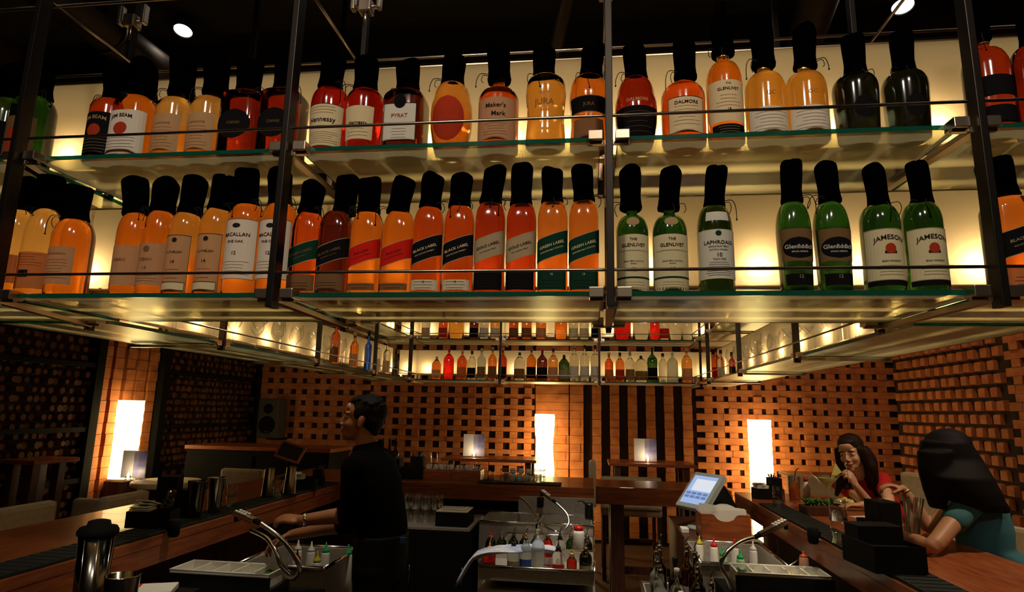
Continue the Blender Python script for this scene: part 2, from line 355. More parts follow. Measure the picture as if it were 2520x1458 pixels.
# ---------------------------------------------------------------- glowing column lamps
mat('lamp_paper', (.9, .8, .6), .7, emit=(1, .72, .28), es=8)
def column_lamp(x, y, z1, w, wav, label, z0=.12):
    t = E('column_lamp', label, 'lamp', (x, y, 0)); mb = MB(); n = 40; pr = []
    for i in range(n+1):
        z = z0+(z1-z0)*i/n; k = 1+wav*sin(z*9)+.02*sin(z*55+random.random()); pr.append((w/2*k, z, 6))
    mb.lathe(pr, 24, smooth=False).build('shade', 'lamp_paper', t)
    MB().lathe([(w*.62, 0), (w*.62, z0-.02), (w*.5, z0)], 24, sq=6, smooth=False).build('base', 'wood_dark', t)
    for i in range(0, n, 4):
        z = z0+(z1-z0)*i/n; mb = MB(); mb.lathe([(w/2*(1+wav*sin(z*9))*1.04, z, 6), (w/2*(1+wav*sin(z*9))*1.04, z+.004, 6)], 24, smooth=False); mb.build('rib', 'cream', t)
p = at(1340, 1100, Y=8.25); column_lamp(p.x, 8.25, at(1340, 1020, Y=8.25).z, .235, .08, 'tall glowing paper column lamp with a wavy outline, behind the far counter')
p = at(1871, 1100, Y=8.25); column_lamp(p.x, 8.25, at(1870, 1034, Y=8.25).z, .25, .01, 'straight glowing paper column lamp right of the payment screen')
p = at(312, 1080, X=LX+.22); column_lamp(LX+.22, p.y, at(320, 986, X=LX+.22).z, .19, .02, 'glowing paper column lamp against the left wall between two dark screens', .93)
# ================================================================ hanging shelf ring
ZL, ZU = 1.964, 2.373                     # tops... of the lower and upper glass (underside of the front edge)
GT = .012                                 # glass thickness
PX = [-1.636, -.815, .050, .912]          # front posts
YF, YR = 1.512, 1.985
frame = E('hanging_shelf_frame', 'dark metal frame of posts, rails and clamps that hangs the glass shelves over the bar', 'shelf frame')
def post(x, y, z0, z1, wx, wy): MB().box((x-wx/2, y-wy/2, z0), (x+wx/2, y+wy/2, z1), .002).build('post', 'post', frame)
def clamp_(x, y, z, ax):
    mb = MB()
    for s in (-1, 1):
        c = (x+s*.034, y, z+.004) if ax == 'x' else (x, y+s*.034, z+.004)
        d = (.036, .045, .026) if ax == 'x' else (.045, .036, .026)
        mb.obox(c, d, ch=.002)
    mb.obox((x, y, z-.012), (.1, .012, .006) if ax == 'x' else (.012, .1, .006))
    mb.cyl((x, y, z-.015), (x, y, z-.03), .006)
    mb.build('clamp', 'bar_steel', frame)
def rail(a, b, r=.0042): MB().tube([a, b], r, 8, 1).build('rail', 'bar_steel', frame)
def bearer(a, b): MB().bar(a, b, .022, .014).build('bearer', 'bar_steel', frame)
for x in PX: post(x, 1.478, ZL-.035, CZ, .018, .04)
for x in (-1.79, -.83, .06, .88): post(x, 1.995, ZL-.03, CZ, .018, .03)
for z in (ZL, ZU):
    for i, x in enumerate(PX):
        xr = (-1.79, -.83, .06, .88)[i]
        clamp_(x, 1.50, z, 'x'); clamp_(xr, 1.985, z, 'x'); bearer((x, 1.49, z-.012), (xr, 1.99, z-.012))
xs = [-2.3]+PX+[1.5]
for z in (ZL, ZU): rail((-2.25, 1.496, z+.063), (1.45, 1.496, z+.063))
rail((-2.3, 1.52, 2.885), (1.5, 1.52, 2.885), .005); rail((-2.3, 1.9, 2.885), (1.5, 1.9, 2.885), .005)
for x in PX: rail((x, 1.50, 2.885), (x, 2.0, 2.885), .005)
LYS, RYS = [2.72, 3.77, 4.84, 5.85], [3.1, 4.25, 5.35]
LI, LO, RI, RO = -1.735, -2.2, .985, 1.40
IL = lambda y: -1.70-(y-2)*.045; IR = lambda y: .88+(y-2)*.055
IL = lambda y: -1.735; IR = lambda y: 1.0
for y in LYS: post(LI, y, ZL-.03, CZ, .03, .018); [(clamp_(LI-.01, y, z, 'y'), bearer((LI, y, z-.012), (LO, y, z-.012))) for z in (ZL, ZU)]
for y in RYS: post(RI, y, ZL-.03, CZ, .03, .018); [(clamp_(RI+.01, y, z, 'y'), bearer((RI, y, z-.012), (RO, y, z-.012))) for z in (ZL, ZU)]
for z in (ZL, ZU): rail((LI+.014, 2.0, z+.063), (LI+.014, 6.1, z+.063)); rail((RI-.014, 2.0, z+.063), (RI-.014, 6.1, z+.063))
YN, YB = 6.05, 6.56                        # far shelf: edge towards us, outer edge
FX = [-1.80, -.88, .09, 1.04]
for x in FX: post(x, YN-.02, ZL-.03, CZ, .02, .03); [(clamp_(x, YN-.005, z, 'x'), bearer((x, YN, z-.012), (x, YB, z-.012))) for z in (ZL, ZU)]
for z in (ZL, ZU): rail((-2.2, YN-.01, z+.063), (1.4, YN-.01, z+.063))
# knuckle brackets on the hangers above the bottles
for x in (-1.79, -.83, .06, .88):
    mb = MB(); z = 3.16
    mb.obox((x, 1.985, z), (.05, .05, .05), ch=.006); mb.cyl((x-.05, 1.985, z), (x+.05, 1.985, z), .009)
    mb.obox((x-.05, 1.985, z+.03), (.016, .03, .08), ch=.004); mb.obox((x+.05, 1.985, z+.03), (.016, .03, .08), ch=.004); mb.cyl((x, 1.985, z-.08), (x, 1.985, z), .007)
    mb.build('bracket', 'bar_steel', frame)

def glass_panel(x0, y0, x1, y1, z, label):
    t = E('glass_shelf', label, 'glass shelf', ((x0+x1)/2, (y0+y1)/2, z)); hx, hy = (x1-x0)/2, (y1-y0)/2
    MB().add([(-hx+.002, -hy+.002, .001), (hx-.002, -hy+.002, .001), (hx-.002, hy-.002, .001), (-hx+.002, hy-.002, .001)], [(0, 3, 2, 1)]).build('glass_sheet', 'shelf_glass', t)
    mb = MB()
    for a, b in (((-hx, -hy, 0), (hx, -hy+.002, GT)), ((-hx, hy-.002, 0), (hx, hy, GT)), ((-hx, -hy+.002, 0), (-hx+.002, hy-.002, GT)), ((hx-.002, -hy+.002, 0), (hx, hy-.002, GT))): mb.box(a, b)
    mb.build('edge', 'glass_edge', t, label='dark green polished edge')
lv = ((ZL, 'lower'), (ZU, 'upper'))
XE = [-2.2]+PX+[1.42]; BAY = ['leftmost bay', 'second bay from the left', 'middle bay', 'fourth bay from the left', 'rightmost bay']
for z, nm in lv:
    for i in range(5): glass_panel(XE[i]+.022, YF, XE[i+1]-.022, YR-.01, z, f'{nm} glass shelf in the near row, {BAY[i]}')
    ys = [2.02]+LYS+[6.03]
    for i in range(5): glass_panel(LO, ys[i]+.01, LI-.012, ys[i+1]-.01, z, f'{nm} glass shelf along the left, {ORD[i]} bay from the near end')
    ys = [2.02]+RYS+[6.03]
    for i in range(4): glass_panel(RI+.012, ys[i]+.01, RO, ys[i+1]-.01, z, f'{nm} glass shelf along the right, {ORD[i]} bay from the near end')
    xs = [-2.2]+FX+[1.42]
    for i in range(5): glass_panel(xs[i]+.012, YN, xs[i+1]-.012, YB, z, f'{nm} glass shelf in the far row, {ORD[i]} bay from the left')

# ---------------------------------------------------------------- backlit panels with bulbs
BW = (1, .70, .34)
def lightbox(a, b, z0, z1, side, bulbs, label, pw=2.4):
    """a, b: ends of the front sheet in plan; side: unit vector from the front sheet to the back sheet"""
    a, b, s = Vector((*a, 0)), Vector((*b, 0)), Vector((*side, 0)); c = (a+b)/2; D = .075
    t = E('backlit_panel', label, 'backlit panel', (c.x, c.y, z0)); d = (b-a).normalized(); hl = (b-a).length/2
    def sheet(off, nm, th=.004):
        mb = MB(); v = [d*x+s*off+Vector((0, 0, z)) for x in (-hl+.006, hl-.006) for z in (0, z1-z0)]
        mb.add(v, [(0, 2, 3, 1)]); mb.build(nm, 'opal', t)
    sheet(0, 'front_sheet'); sheet(D, 'rear_sheet')
    mb = MB(); mb.bar(-d*hl+s*D/2+Vector((0, 0, -.006)), d*hl+s*D/2+Vector((0, 0, -.006)), .05, .012)
    for k in (-1, 1): MB().bar(d*k*(hl-.02)+s*D/2+Vector((0, 0, -.08+GT)), d*k*(hl-.02)+s*D/2+Vector((0, 0, -.012)), .02, .02).build('foot', 'bar_steel', t)
    mt_ = MB(); mt_.bar(-d*hl+s*D/2+Vector((0, 0, z1-z0)), d*hl+s*D/2+Vector((0, 0, z1-z0)), D+.006, .004); mt_.build('top_cap', 'bar_steel', t)
    mb.build('lamp_channel', 'bar_steel', t)
    for u in bulbs:
        p = d*u+s*.036+Vector((0, 0, .05))
        MB().ball(p, .009, 8, 6).build('bulb', 'bulb', t); lamp('bulb_light', 'POINT', p, pw, BW, t, .012)
YBD = 1.77
def nearbox(z, top, hot, nm):
    for i in range(5):
        a, b = XE[i]+.0, XE[i+1]; c = (a+b)/2
        bl = [at(px, 660 if z == ZL else 320, Y=YBD+.04).x-c for px in hot]; bl = [q for q in bl if abs(q) < (b-a)/2-.01]
        if i == 0: bl.append(-.1)
        if i == 4: bl.append(.12)
        lightbox((a, YBD), (b, YBD), z+.08, top, (0, 1), bl, f'{nm} backlit panel behind the near bottles, {BAY[i]}')
nearbox(ZL, 2.31, (20, 130, 250, 440, 634, 700, 890, 985, 1215, 1300, 1390, 1600, 1860, 2010, 2110, 2380, 2450), 'lower')
nearbox(ZU, 2.77, (50, 200, 420, 640, 748, 1070, 1270, 1400, 1520, 1630, 1740, 1838, 2045, 2290), 'upper')
def even(n, L): return [float(-L/2+L*(i+.5)/n) for i in range(n)]
for z, nm, top in ((ZL, 'lower', 2.29), (ZU, 'upper', 2.72)):
    n2 = 3 if z == ZL else 2
    ys = [2.05]+LYS+[6.1]
    for i in range(5): lightbox((LO+.2, ys[i]), (LO+.2, ys[i+1]), z+.08, top, (-1, 0), even(n2, ys[i+1]-ys[i]), f'{nm} backlit panel behind the left glasses, {ORD[i]} bay from the near end', 2.4)
    ys = [2.05]+RYS+[6.1]
    for i in range(4): lightbox((RO-.2, ys[i]), (RO-.2, ys[i+1]), z+.08, top, (1, 0), even(n2, ys[i+1]-ys[i]), f'{nm} backlit panel behind the right glasses, {ORD[i]} bay from the near end', 2.4)
    xs = [-2.0]+FX+[1.2]
    for i in range(5):
        L = xs[i+1]-xs[i]; lightbox((xs[i], YN+.26), (xs[i+1], YN+.26), z+.08, top, (0, 1), even(1 if L < .4 else 4, L), f'{nm} backlit white panel behind the far bottles, {ORD[i]} bay from the left', 2.4)
# ================================================================ hooded bottles on the near shelves
_tx = {}
def text_data(s):
    """filled lettering outline of one line, 1 unit high, centred"""
    if s in _tx: return _tx[s]
    c = bpy.data.curves.new('t', 'FONT'); c.body = s; c.align_x = 'CENTER'; c.align_y = 'CENTER'; c.size = 1; c.resolution_u = 2; c.offset = .012
    o = bpy.data.objects.new('t', c); COL.objects.link(o); dg = bpy.context.evaluated_depsgraph_get(); me = bpy.data.meshes.new_from_object(o.evaluated_get(dg))
    d = ([v.co.copy() for v in me.vertices], [tuple(p.vertices) for p in me.polygons]); bpy.data.objects.remove(o); bpy.data.curves.remove(c); bpy.data.meshes.remove(me)
    _tx[s] = d; return d
def sec(r, q, t):
    c, k = cos(t), sin(t); m = (abs(c)**q+abs(k)**q)**(-1/q); return Vector((r*m*c, r*m*k, 0))
class Surf:
    """outside of a bottle: radius and squareness by height"""
    def __init__(s, prof): s.p = prof
    def at(s, u, z, off=0):
        """u: arc position, metres to the right of the front centre"""
        p = s.p; r, q = p[-1][0], p[-1][2]
        for i in range(len(p)-1):
            if p[i][1] <= z <= p[i+1][1]:
                k = (z-p[i][1])/max(1e-6, p[i+1][1]-p[i][1]); r = p[i][0]*(1-k)+p[i+1][0]*k; q = p[i][2]*(1-k)+p[i+1][2]*k; break
        R0 = max(x[0] for x in p); t = -pi/2+u/R0*(1.0 if q < 3 else .93); v = sec(r+off, q, t); v.z = z; return v
def patch(sf, u0, u1, z0, z1, off, slope=0, n=14, m=4, oval=False):
    v = []; f = []
    for j in range(m+1):
        for i in range(n+1):
            k = i/n; h = j/m; u = u0+(u1-u0)*k
            if oval:
                a = sqrt(max(0, 1-(2*h-1)**2)) if m > 4 else 1; u = (u0+u1)/2+(u-(u0+u1)/2)*max(a, .02)
            v.append(sf.at(u, z0+(z1-z0)*h+slope*u, off))
    for j in range(m):
        for i in range(n): a = j*(n+1)+i; f.append((a, a+1, a+n+2, a+n+1))
    return v, f
def lettering(mb, sf, s, u, z, size, off, slope=0, arc=0, sx=1):
    vs, fs = text_data(s)
    mb.add([sf.at(u+p.x*size*sx, z+p.y*size+slope*(u+p.x*size*sx)+arc*(p.x*size*sx)**2, off) for p in vs], fs)
NB_ = {'n': 0}
def hood(t, base, top, r, seed):
    rnd = random.Random(seed); n = 24; L = (top-base).length; ax = (top-base).normalized()
    kx, ky = rnd.uniform(-.05, .05), rnd.uniform(-.05, .05); mb = MB(); U, V, W = fr(ax); v = []; f = []
    rings = [(1.02, -.004), (1.06, .004), (1.0, .012), (.95, .03), (.94, .25*L), (.98, .45*L), (1.03, .7*L), (1.04, .86*L), (.98, .94*L), (.82, .985*L), (.5, 1.01*L), (.12, 1.01*L)]
    for j, (k, z) in enumerate(rings):
        for i in range(n):
            a = 2*pi*i/n; wob = 1+.05*sin(3*a+seed)+.03*sin(5*a+seed*2+z*12)+.03*noise.noise(Vector((cos(a)*2, sin(a)*2, z*20+seed)))
            zz = z+(.1*r*(cos(a+seed)) if j > 7 else 0)+.10*r*sin(2*a+seed*3)*(j > 6)
            v.append(base+U*(r*k*wob*cos(a)+kx*z*z/L*1.2)+V*(r*k*wob*sin(a)+ky*z*z/L)+W*zz)
    for j in range(len(rings)-1):
        for i in range(n): m = (i+1) % n; f.append((j*n+i, j*n+m, (j+1)*n+m, (j+1)*n+i))
    f.append(tuple((len(rings)-1)*n+i for i in range(n))); mb.add(v, f, True)
    h = mb.build('neck_hood', 'velvet', t)
    s = rnd.choice((-1, 1)); mb = MB(); d = rnd.uniform(.018, .035); l = rnd.uniform(.02, .05)
    b = base+Vector((0, -r*.6, 0))
    pts = [b+Vector((s*r*.7, 0, .01)), b+Vector((s*(r+d*.6), -.004, .012)), b+Vector((s*(r+d), -.004, -.008)), b+Vector((s*(r+d*1.05), -.004, -l))]
    if rnd.random() < .35: pts = [b+Vector((s*r*.2, -.012, .005)), b+Vector((s*r*.35, -.02, -.012)), b+Vector((s*r*.15, -.018, -l))]
    mb.tube(pts, .0011, 6); mb.ball(pts[-1], .0026, 6, 5)
    pts = [b+Vector((s*r*.7, 0, .004)), b+Vector((s*(r+d*.3), -.006, .006)), b+Vector((s*(r+d*.5), -.006, -.01)), b+Vector((s*(r+d*.3), -.004, -l*.6))]
    mb.tube(pts, .001, 6); mb.build('drawstring', 'cord', h)
def bottle(px, by, w, sy, hb, ht, mt, label, marks, z=ZL, yc=1.592, style='round', sq=2.0, waist=0, hw=52, base_up=0, name='whisky_bottle', cat='bottle', neckcol=None, group=None, hoodon=True, depth=None):
    """px,by: pixel of the base centre; w: width in pixels; sy: pixel row of the shoulder; hb, ht: hem and top of the hood"""
    NB_['n'] += 1; X = at(px, by, Y=yc).x; my = (by+sy)/2; r = (at(px+w/2, my, Y=yc).x-at(px-w/2, my, Y=yc).x)/2*.985
    if depth: yc = depth
    ZB = z+GT+.0005; zs = at(px, sy, Y=yc).z-ZB; hbw = at(hb[0], hb[1], Y=yc); htw = at(ht[0], ht[1], Y=yc); zh = hbw.z-ZB; zt = htw.z-ZB
    t = E(name, label, cat, (X, yc, ZB), group=group); rn = .0145 if style != 'fat' else .019
    b0 = min(.012, r*.3)
    if style == 'bulb': pr = [(r*.62, 0, sq), (r*.74, .004, sq), (r*.86, zs*.2, sq), (r*.97, zs*.45, sq), (r, zs*.7, sq), (r*.97, zs*.88, sq), (r*.88, zs, sq)]
    elif waist: pr = [(r*.86, 0, sq), (r*.96, .005, sq), (r*.97, zs*.12, sq), (r*.93, zs*.3, sq), (r*.89, zs*.45, sq), (r*.93, zs*.62, sq), (r, zs*.82, sq), (r*.97, zs*.95, sq), (r*.94, zs, sq)]
    elif style == 'taper': pr = [(r*.80, 0, sq), (r*.88, .004, sq), (r*.9, b0, sq), (r*.95, zs*.5, sq), (r, zs*.93, sq), (r*.99, zs, sq)]
    else: pr = [(r*.86, 0, sq), (r*.96, .004, sq), (r, b0, sq), (r, zs*.5, sq), (r, zs, sq)]
    r0 = pr[-1][0]; ns = {'round': 1.0, 'fat': 1, 'bulb': 1, 'slope': .62, 'long': .5, 'taper': .9}.get(style, 1.0); H_ = (zh-zs)*ns+.004
    for k in range(1, 8):
        a = k/7*pi/2; q = sq+(2-sq)*k/7
        pr.append((rn+(r0-rn)*(cos(a)**.8 if k < 7 else 0), zs+H_*(sin(a)**1.15), q))
    if ns < 1: pr.append((rn*.98, zh, 2))
    pr.append((rn*.95, max(zh+.01, zt-.03), 2))
    MB().lathe(pr, 32).build('glass_body', mt, t)
    sf = Surf(pr)
    for i, mk in enumerate(marks):
        k = mk[0]
        if k == 'L':      # ('L', half width as part of r, z0, z1 (parts of shoulder height), material, border material or None, slope)
            _, hw_, a, b, lm, bm, sl = (list(mk)+[0]*7)[:7]; u = r*hw_; mb = MB(); mb.add(*patch(sf, -u, u, zs*a, zs*b, .0007, sl), False); L_ = mb.build('label', lm, t)
            if bm:
                mb = MB(); e = .0013
                for q0, q1 in ((a, a+e/zs*1.4), (b-e/zs*1.4, b)): mb.add(*patch(sf, -u, u, zs*q0, zs*q1, .0011, sl, m=1))
                for u0, u1 in ((-u, -u+e), (u-e, u)): mb.add(*patch(sf, u0, u1, zs*a, zs*b, .0011, sl, n=1))
                mb.build('border', bm, L_)
            cur = L_
        elif k == 'O':    # oval patch
            _, hw_, a, b, lm = mk[:5]; mb = MB(); mb.add(*patch(sf, -r*hw_, r*hw_, zs*a, zs*b, .0015, 0, n=20, m=22, oval=True)); o_ = mb.build('emblem', lm, t if len(mk) < 6 else cur)
            if len(mk) < 6: cur = o_
        elif k == 'T':    # ('T', [(text, z part, size m, slope, arc)], material)
            mb = MB()
            for ln in mk[1]: s, zf, sz, sl, arc, u = (list(ln)+[0, 0, 0])[:6]; lettering(mb, sf, s, u, zs*zf, sz, .0018, sl, arc)
            mb.build('lettering', mk[2], cur)
        elif k == 'B':    # small lines of print
            _, hw_, a, b, nn, lm, sl = (list(mk)+[0])[:7]; mb = MB(); rd = random.Random(i)
            for q in range(nn):
                zz = a+(b-a)*q/max(1, nn-1); u = r*hw_*rd.uniform(.6, 1)
                mb.add(*patch(sf, -u, u, zs*zz, zs*zz+.0008, .0016, sl, m=1))
            mb.build('fine_print', lm, cur)
    if neckcol:
        mb = MB(); rr = rn*1.12; h0 = zh-.022 if neckcol != 'cap_gold' else zh-.014; mb.lathe([(rr*.98, h0), (rr, h0+.002), (rr, zh+.004), (rr*.95, zh+.006)], 20); mb.build('neck_band', neckcol, t)
    if hoodon: hood(t, Vector((hbw.x-X, 0, zh)), Vector((htw.x-X, 0, zt)), (at(px+hw/2, hb[1], Y=yc).x-at(px-hw/2, hb[1], Y=yc).x)/2, NB_['n']*1.7)
    return t
T0 = ' bottle, black hood, '
def JW(lm, ink, word, sub, under='l_brown', words2=None):
    o = [('L', 1.35, .46, .76, lm, 'l_gold', .35), ('T', [(word, .625, .0105, .35), (sub, .56, .005, .35)], ink)]
    o += [('L', 1.0, .06, .30 if under != 'l_pale' else .20, under, None), ('B', .8, .09, .17, 3, 'l_ink')]
    if words2: o += [('T', [(words2, .25 if under != 'l_pale' else .17, .008)], 'l_pale' if under in ('l_black', 'l_green') else 'l_ink')]
    return o
def jw(px, w, sy, hb, ht, mt, lab, mk, **k): bottle(px, 725, w, sy, hb, ht, mt, lab, mk, sq=3.2, **k)
G1 = None
# lower shelf, left to right
bottle(18, 728, 72, 575, (52, 522), (62, 442), 'gold_top', 'pale gold whisky'+T0+'half hidden by the far left post, lower shelf', [('L', 1, .2, .62, 'l_orange', None)])
bottle(84, 728, 76, 590, (118, 520), (126, 436), 'gold_top', 'pale gold whisky'+T0+'orange label with dark square, lower shelf far left', [('L', 1.1, .12, .72, 'l_orange', None), ('L', .3, .3, .42, 'l_black', None), ('B', .9, .5, .68, 5, 'l_inkred')])
bottle(160, 726, 84, 590, (185, 545), (191, 459), 'amber', 'amber whisky'+T0+'pale label, alone left of the bright bare panel, lower shelf', [('L', .9, .18, .80, 'l_tan', None), ('T', [('BRUICHLADDICH', .68, .0075)], 'l_brown'), ('B', .7, .28, .58, 7, 'l_brown')])
bottle(311, 725, 72, 580, (336, 530), (337, 439), 'amber', 'amber whisky'+T0+'tan label, cord across shoulder, right of the bare panel', [('L', 1.2, .16, .78, 'l_tan', None), ('T', [('OBAN', .55, .013)], 'l_brown')])
bottle(374, 725, 72, 578, (400, 524), (411, 443), 'amber', 'amber whisky'+T0+'tan label with worn crest, second right of the bare panel', [('L', 1.2, .16, .80, 'l_tan', None), ('T', [('OBAN', .55, .013), ('14', .42, .014)], 'l_brown'), ('B', .8, .22, .34, 4, 'l_brown'), ('O', .2, .66, .76, 'l_brown', 1)])
CL = [('L', .95, .05, .86, 'l_tan', 'l_ink'), ('O', .16, .75, .82, 'l_ink', 1), ('T', [('CLYNELISH', .61, .0095), ('14', .47, .014)], 'l_ink'), ('B', .6, .24, .36, 3, 'l_ink'), ('L', .85, .07, .19, 'l_cream', 'l_ink')]
bottle(440, 725, 73, 566, (466, 528), (485, 436), 'amber_top', 'amber whisky'+T0+'tall bordered tan label, left one of the pair', CL)
bottle(516, 725, 74, 562, (540, 518), (556, 434), 'amber_top', 'amber whisky'+T0+'tall bordered tan label, right one of the pair', CL)
MC = [('L', 1.15, .20, .98, 'l_white', 'l_brown'), ('T', [('MACALLAN', .77, .0150), ('FINE OAK', .68, .0105), ('12', .53, .014)], 'l_ink'), ('B', .9, .26, .42, 5, 'l_brown'), ('O', .22, .86, .92, 'l_ink', 1)]
bottle(590, 725, 84, 548, (607, 508), (613, 416), 'amber', 'amber whisky'+T0+'big white label with 12, left of the post', MC)
bottle(672, 725, 84, 548, (690, 506), (690, 420), 'amber', 'amber whisky'+T0+'big white label with 12, partly hidden by the second post', MC)
jw(748, 74, 572, (760, 527), (777, 450), 'orange', 'square whisky'+T0+'nearly black slanted label, first right of the second post', JW('l_green', 'l_brown', 'GREEN LABEL', 'BLENDED MALT'))
jw(818, 76, 568, (846, 525), (856, 432), 'dark', 'square dark whisky'+T0+'black slanted label on dark glass, beside the red', JW('l_black', 'l_brown', 'BLACK LABEL', 'BLENDED SCOTCH'))
RD = JW('l_red', 'l_ink', 'Red Label', 'OLD SCOTCH WHISKY', 'l_brown')[:2]+[('L', .95, .07, .17, 'l_brown', None), ('B', .8, .1, .14, 2, 'l_ink')]
jw(896, 74, 570, (908, 526), (915, 440), 'amber', 'square amber whisky'+T0+'bright red slanted label, left one of the red pair', RD)
jw(975, 75, 570, (979, 525), (995, 439), 'amber', 'square amber whisky'+T0+'darker red slanted label, right one of the red pair', RD)
BK = JW('l_black', 'l_cream', 'BLACK LABEL', 'OLD SCOTCH WHISKY', 'l_pale', '12')
jw(1049, 72, 555, (1058, 514), (1064, 430), 'orange', 'square whisky'+T0+'black slanted label and gold 12 panel, left of the pair', BK)
jw(1126, 73, 555, (1130, 511), (1135, 430), 'orange', 'square whisky'+T0+'black slanted label and gold 12 panel, right of the pair', BK)
GD = JW('l_gold', 'l_ink', 'GOLD LABEL', 'The Centenary Blend', 'l_black')
jw(1203, 74, 545, (1208, 502), (1222, 412), 'rust', 'square red-brown whisky'+T0+'gold slanted label, left one of the gold pair', GD, neckcol='cap_gold')
jw(1281, 74, 545, (1283, 505), (1282, 407), 'rust', 'square red-brown whisky'+T0+'gold slanted label, right one of the gold pair', GD, neckcol='cap_gold')
GR = JW('l_green', 'l_cream', 'GREEN LABEL', 'BLENDED MALT SCOTCH', 'l_green', '15')
jw(1359, 75, 542, (1358, 500), (1361, 416), 'ember', 'square bright orange whisky'+T0+'dark green slanted label and 15 below it', GR, neckcol='cap_gold')
jw(1437, 75, 542, (1437, 497), (1428, 411), 'ember', 'square orange whisky'+T0+'dark green slanted label, last before the middle post', GR, neckcol='cap_gold')
GV = [('L', 1.25, .05, .92, 'l_cream', None), ('T', [('THE', .84, .010), ('GLENLIVET', .75, .0125), ('SINGLE MALT SCOTCH', .50, .005), ('WHISKY', .46, .0045), ('12', .37, .014)], 'l_ink'), ('B', 1.0, .66, .67, 2, 'l_gold'), ('B', .8, .10, .18, 3, 'l_gold'), ('L', 1.25, .235, .265, 'l_green', None), ('O', .42, 1.06, 1.20, 'l_tan')]
bottle(1558, 720, 82, 575, (1553, 515), (1552, 413), 'green', 'green glass bottle under a black hood, cream label with 12, right of the middle post', GV, style='slope')
bottle(1652, 720, 88, 575, (1646, 514), (1648, 415), 'green', 'green glass bottle under a black hood, cream label with 12 and cords hanging both sides', GV, style='slope')
LP = [('L', 1.25, .22, .96, 'l_white', 'l_cream'), ('T', [('LAPHROAIG', .76, .0135), ('SINGLE ISLAY MALT', .70, .0058), ('SCOTCH WHISKY', .65, .0058), ('10', .57, .014), ('Years Old', .51, .0075)], 'l_ink'), ('O', .16, .86, .94, 'l_green', 1), ('B', .9, .27, .46, 7, 'l_ink'), ('L', .7, 1.1, 1.24, 'l_white', None)]
bottle(1765, 720, 90, 570, (1757, 511), (1760, 409), 'dkgreen', 'dark green bottle under a black hood, white label with 10, beside the empty shelf', LP)
GF = [('L', 1.1, .46, .92, 'l_brown', None), ('O', .95, .50, .80, 'l_black', 1), ('T', [('Glenfiddich', .66, .0150), ('SPECIAL RESERVE', .59, .005)], 'l_white'), ('L', .9, .12, .28, 'l_black', None), ('T', [('12', .24, .012)], 'l_gold')]
bottle(1962, 718, 84, 560, (1948, 498), (1940, 397), 'green_top', 'green bottle, tilted black hood, oval black label with white script, left of the pair', GF, style='taper', sq=2.6)
bottle(2057, 718, 86, 560, (2043, 498), (2032, 404), 'green_top', 'green bottle, tilted black hood, oval black label with white script, right of the pair', GF, style='taper', sq=2.6)
JM = [('L', 1.3, .17, .86, 'l_cream', 'l_gold'), ('T', [('JAMESON', .74, .0165, 0, -6), ('IRISH WHISKEY', .42, .0062)], 'l_ink'), ('O', .26, .52, .66, 'l_inkred', 1), ('L', .3, .52, .56, 'l_ink', None), ('B', .9, .24, .36, 4, 'l_brown'), ('L', 1.3, .10, .17, 'l_black', None)]
bottle(2180, 718, 98, 550, (2165, 510), (2150, 407), 'green', 'broad green bottle under a black hood, large cream label, left one of the pair', JM)
bottle(2286, 716, 98, 548, (2270, 504), (2258, 398), 'green', 'broad green bottle under a black hood, large cream label, right one beside the bright gap', JM)
bottle(2510, 716, 112, 520, (2462, 490), (2440, 398), 'ember', 'large amber whisky'+T0+'black slanted label, cut by the right edge', JW('l_black', 'l_gold', 'BLACK LABEL', 'OLD SCOTCH WHISKY', 'l_orange'), sq=4.2, hw=84, depth=1.60)
# upper shelf
U = dict(z=ZU, yc=1.60, hw=55)
def up(px, by, w, sy, hb, ht, mt, lab, mk, **k):
    d = dict(U); d.update(k); bottle(px, by, w, sy, hb, ht, mt, lab, mk, **d)
up(0, 385, 80, 290, (30, 250), (40, 165), 'dkgreen', 'dark green bottle under a black hood cut by the left edge, upper shelf', [('L', 1, .1, .8, 'l_black', None)])
up(66, 383, 86, 280, (92, 243), (100, 160), 'green', 'green bottle under a black hood behind the far left post, upper shelf', [('L', 1, .1, .8, 'l_brown', None), ('L', .3, .2, .6, 'l_inkred', None)])
JB = lambda c, i: [('L', 1.15, .08, .86, c, None), ('T', [('JIM BEAM', .76, .0165, 0, -5)], i), ('O', .36, .42, .64, 'l_inkred', 1), ('B', .9, .14, .36, 5, i)]
up(259, 378, 84, 278, (290, 252), (295, 160), 'deep', 'bourbon bottle under a black hood, black label, cord at its left, upper shelf left', JB('l_black', 'l_tan'))
up(326, 376, 90, 275, (353, 245), (358, 155), 'amber', 'bourbon bottle under a black hood, white label with a red seal, upper shelf left', JB('l_white', 'l_ink'), sq=3)
up(424, 371, 88, 275, (445, 236), (456, 135), 'gold_top', 'pale gold'+T0+'gold neck and grey label, left of two', [('L', .85, .12, .80, 'l_tan', None), ('T', [('DALWHINNIE', .62, .0075)], 'l_brown'), ('B', .6, .2, .54, 7, 'l_brown')], neckcol='cap_gold', style='slope')
up(507, 366, 88, 272, (530, 233), (535, 140), 'gold_top', 'pale gold'+T0+'gold neck and grey label, right of two', [('L', .85, .12, .80, 'l_tan', None), ('T', [('GLENKINCHIE', .62, .0075)], 'l_brown'), ('B', .6, .2, .54, 7, 'l_brown')], neckcol='cap_gold', style='slope')
up(597, 362, 92, 250, (612, 237), (618, 150), 'ruby', 'squared dark red bottle under a black hood, round dark emblem, left one of two', [('O', .8, .25, .72, 'l_black'), ('T', [('CHIVAS', .5, .012)], 'l_brown')], sq=5, style='fat')
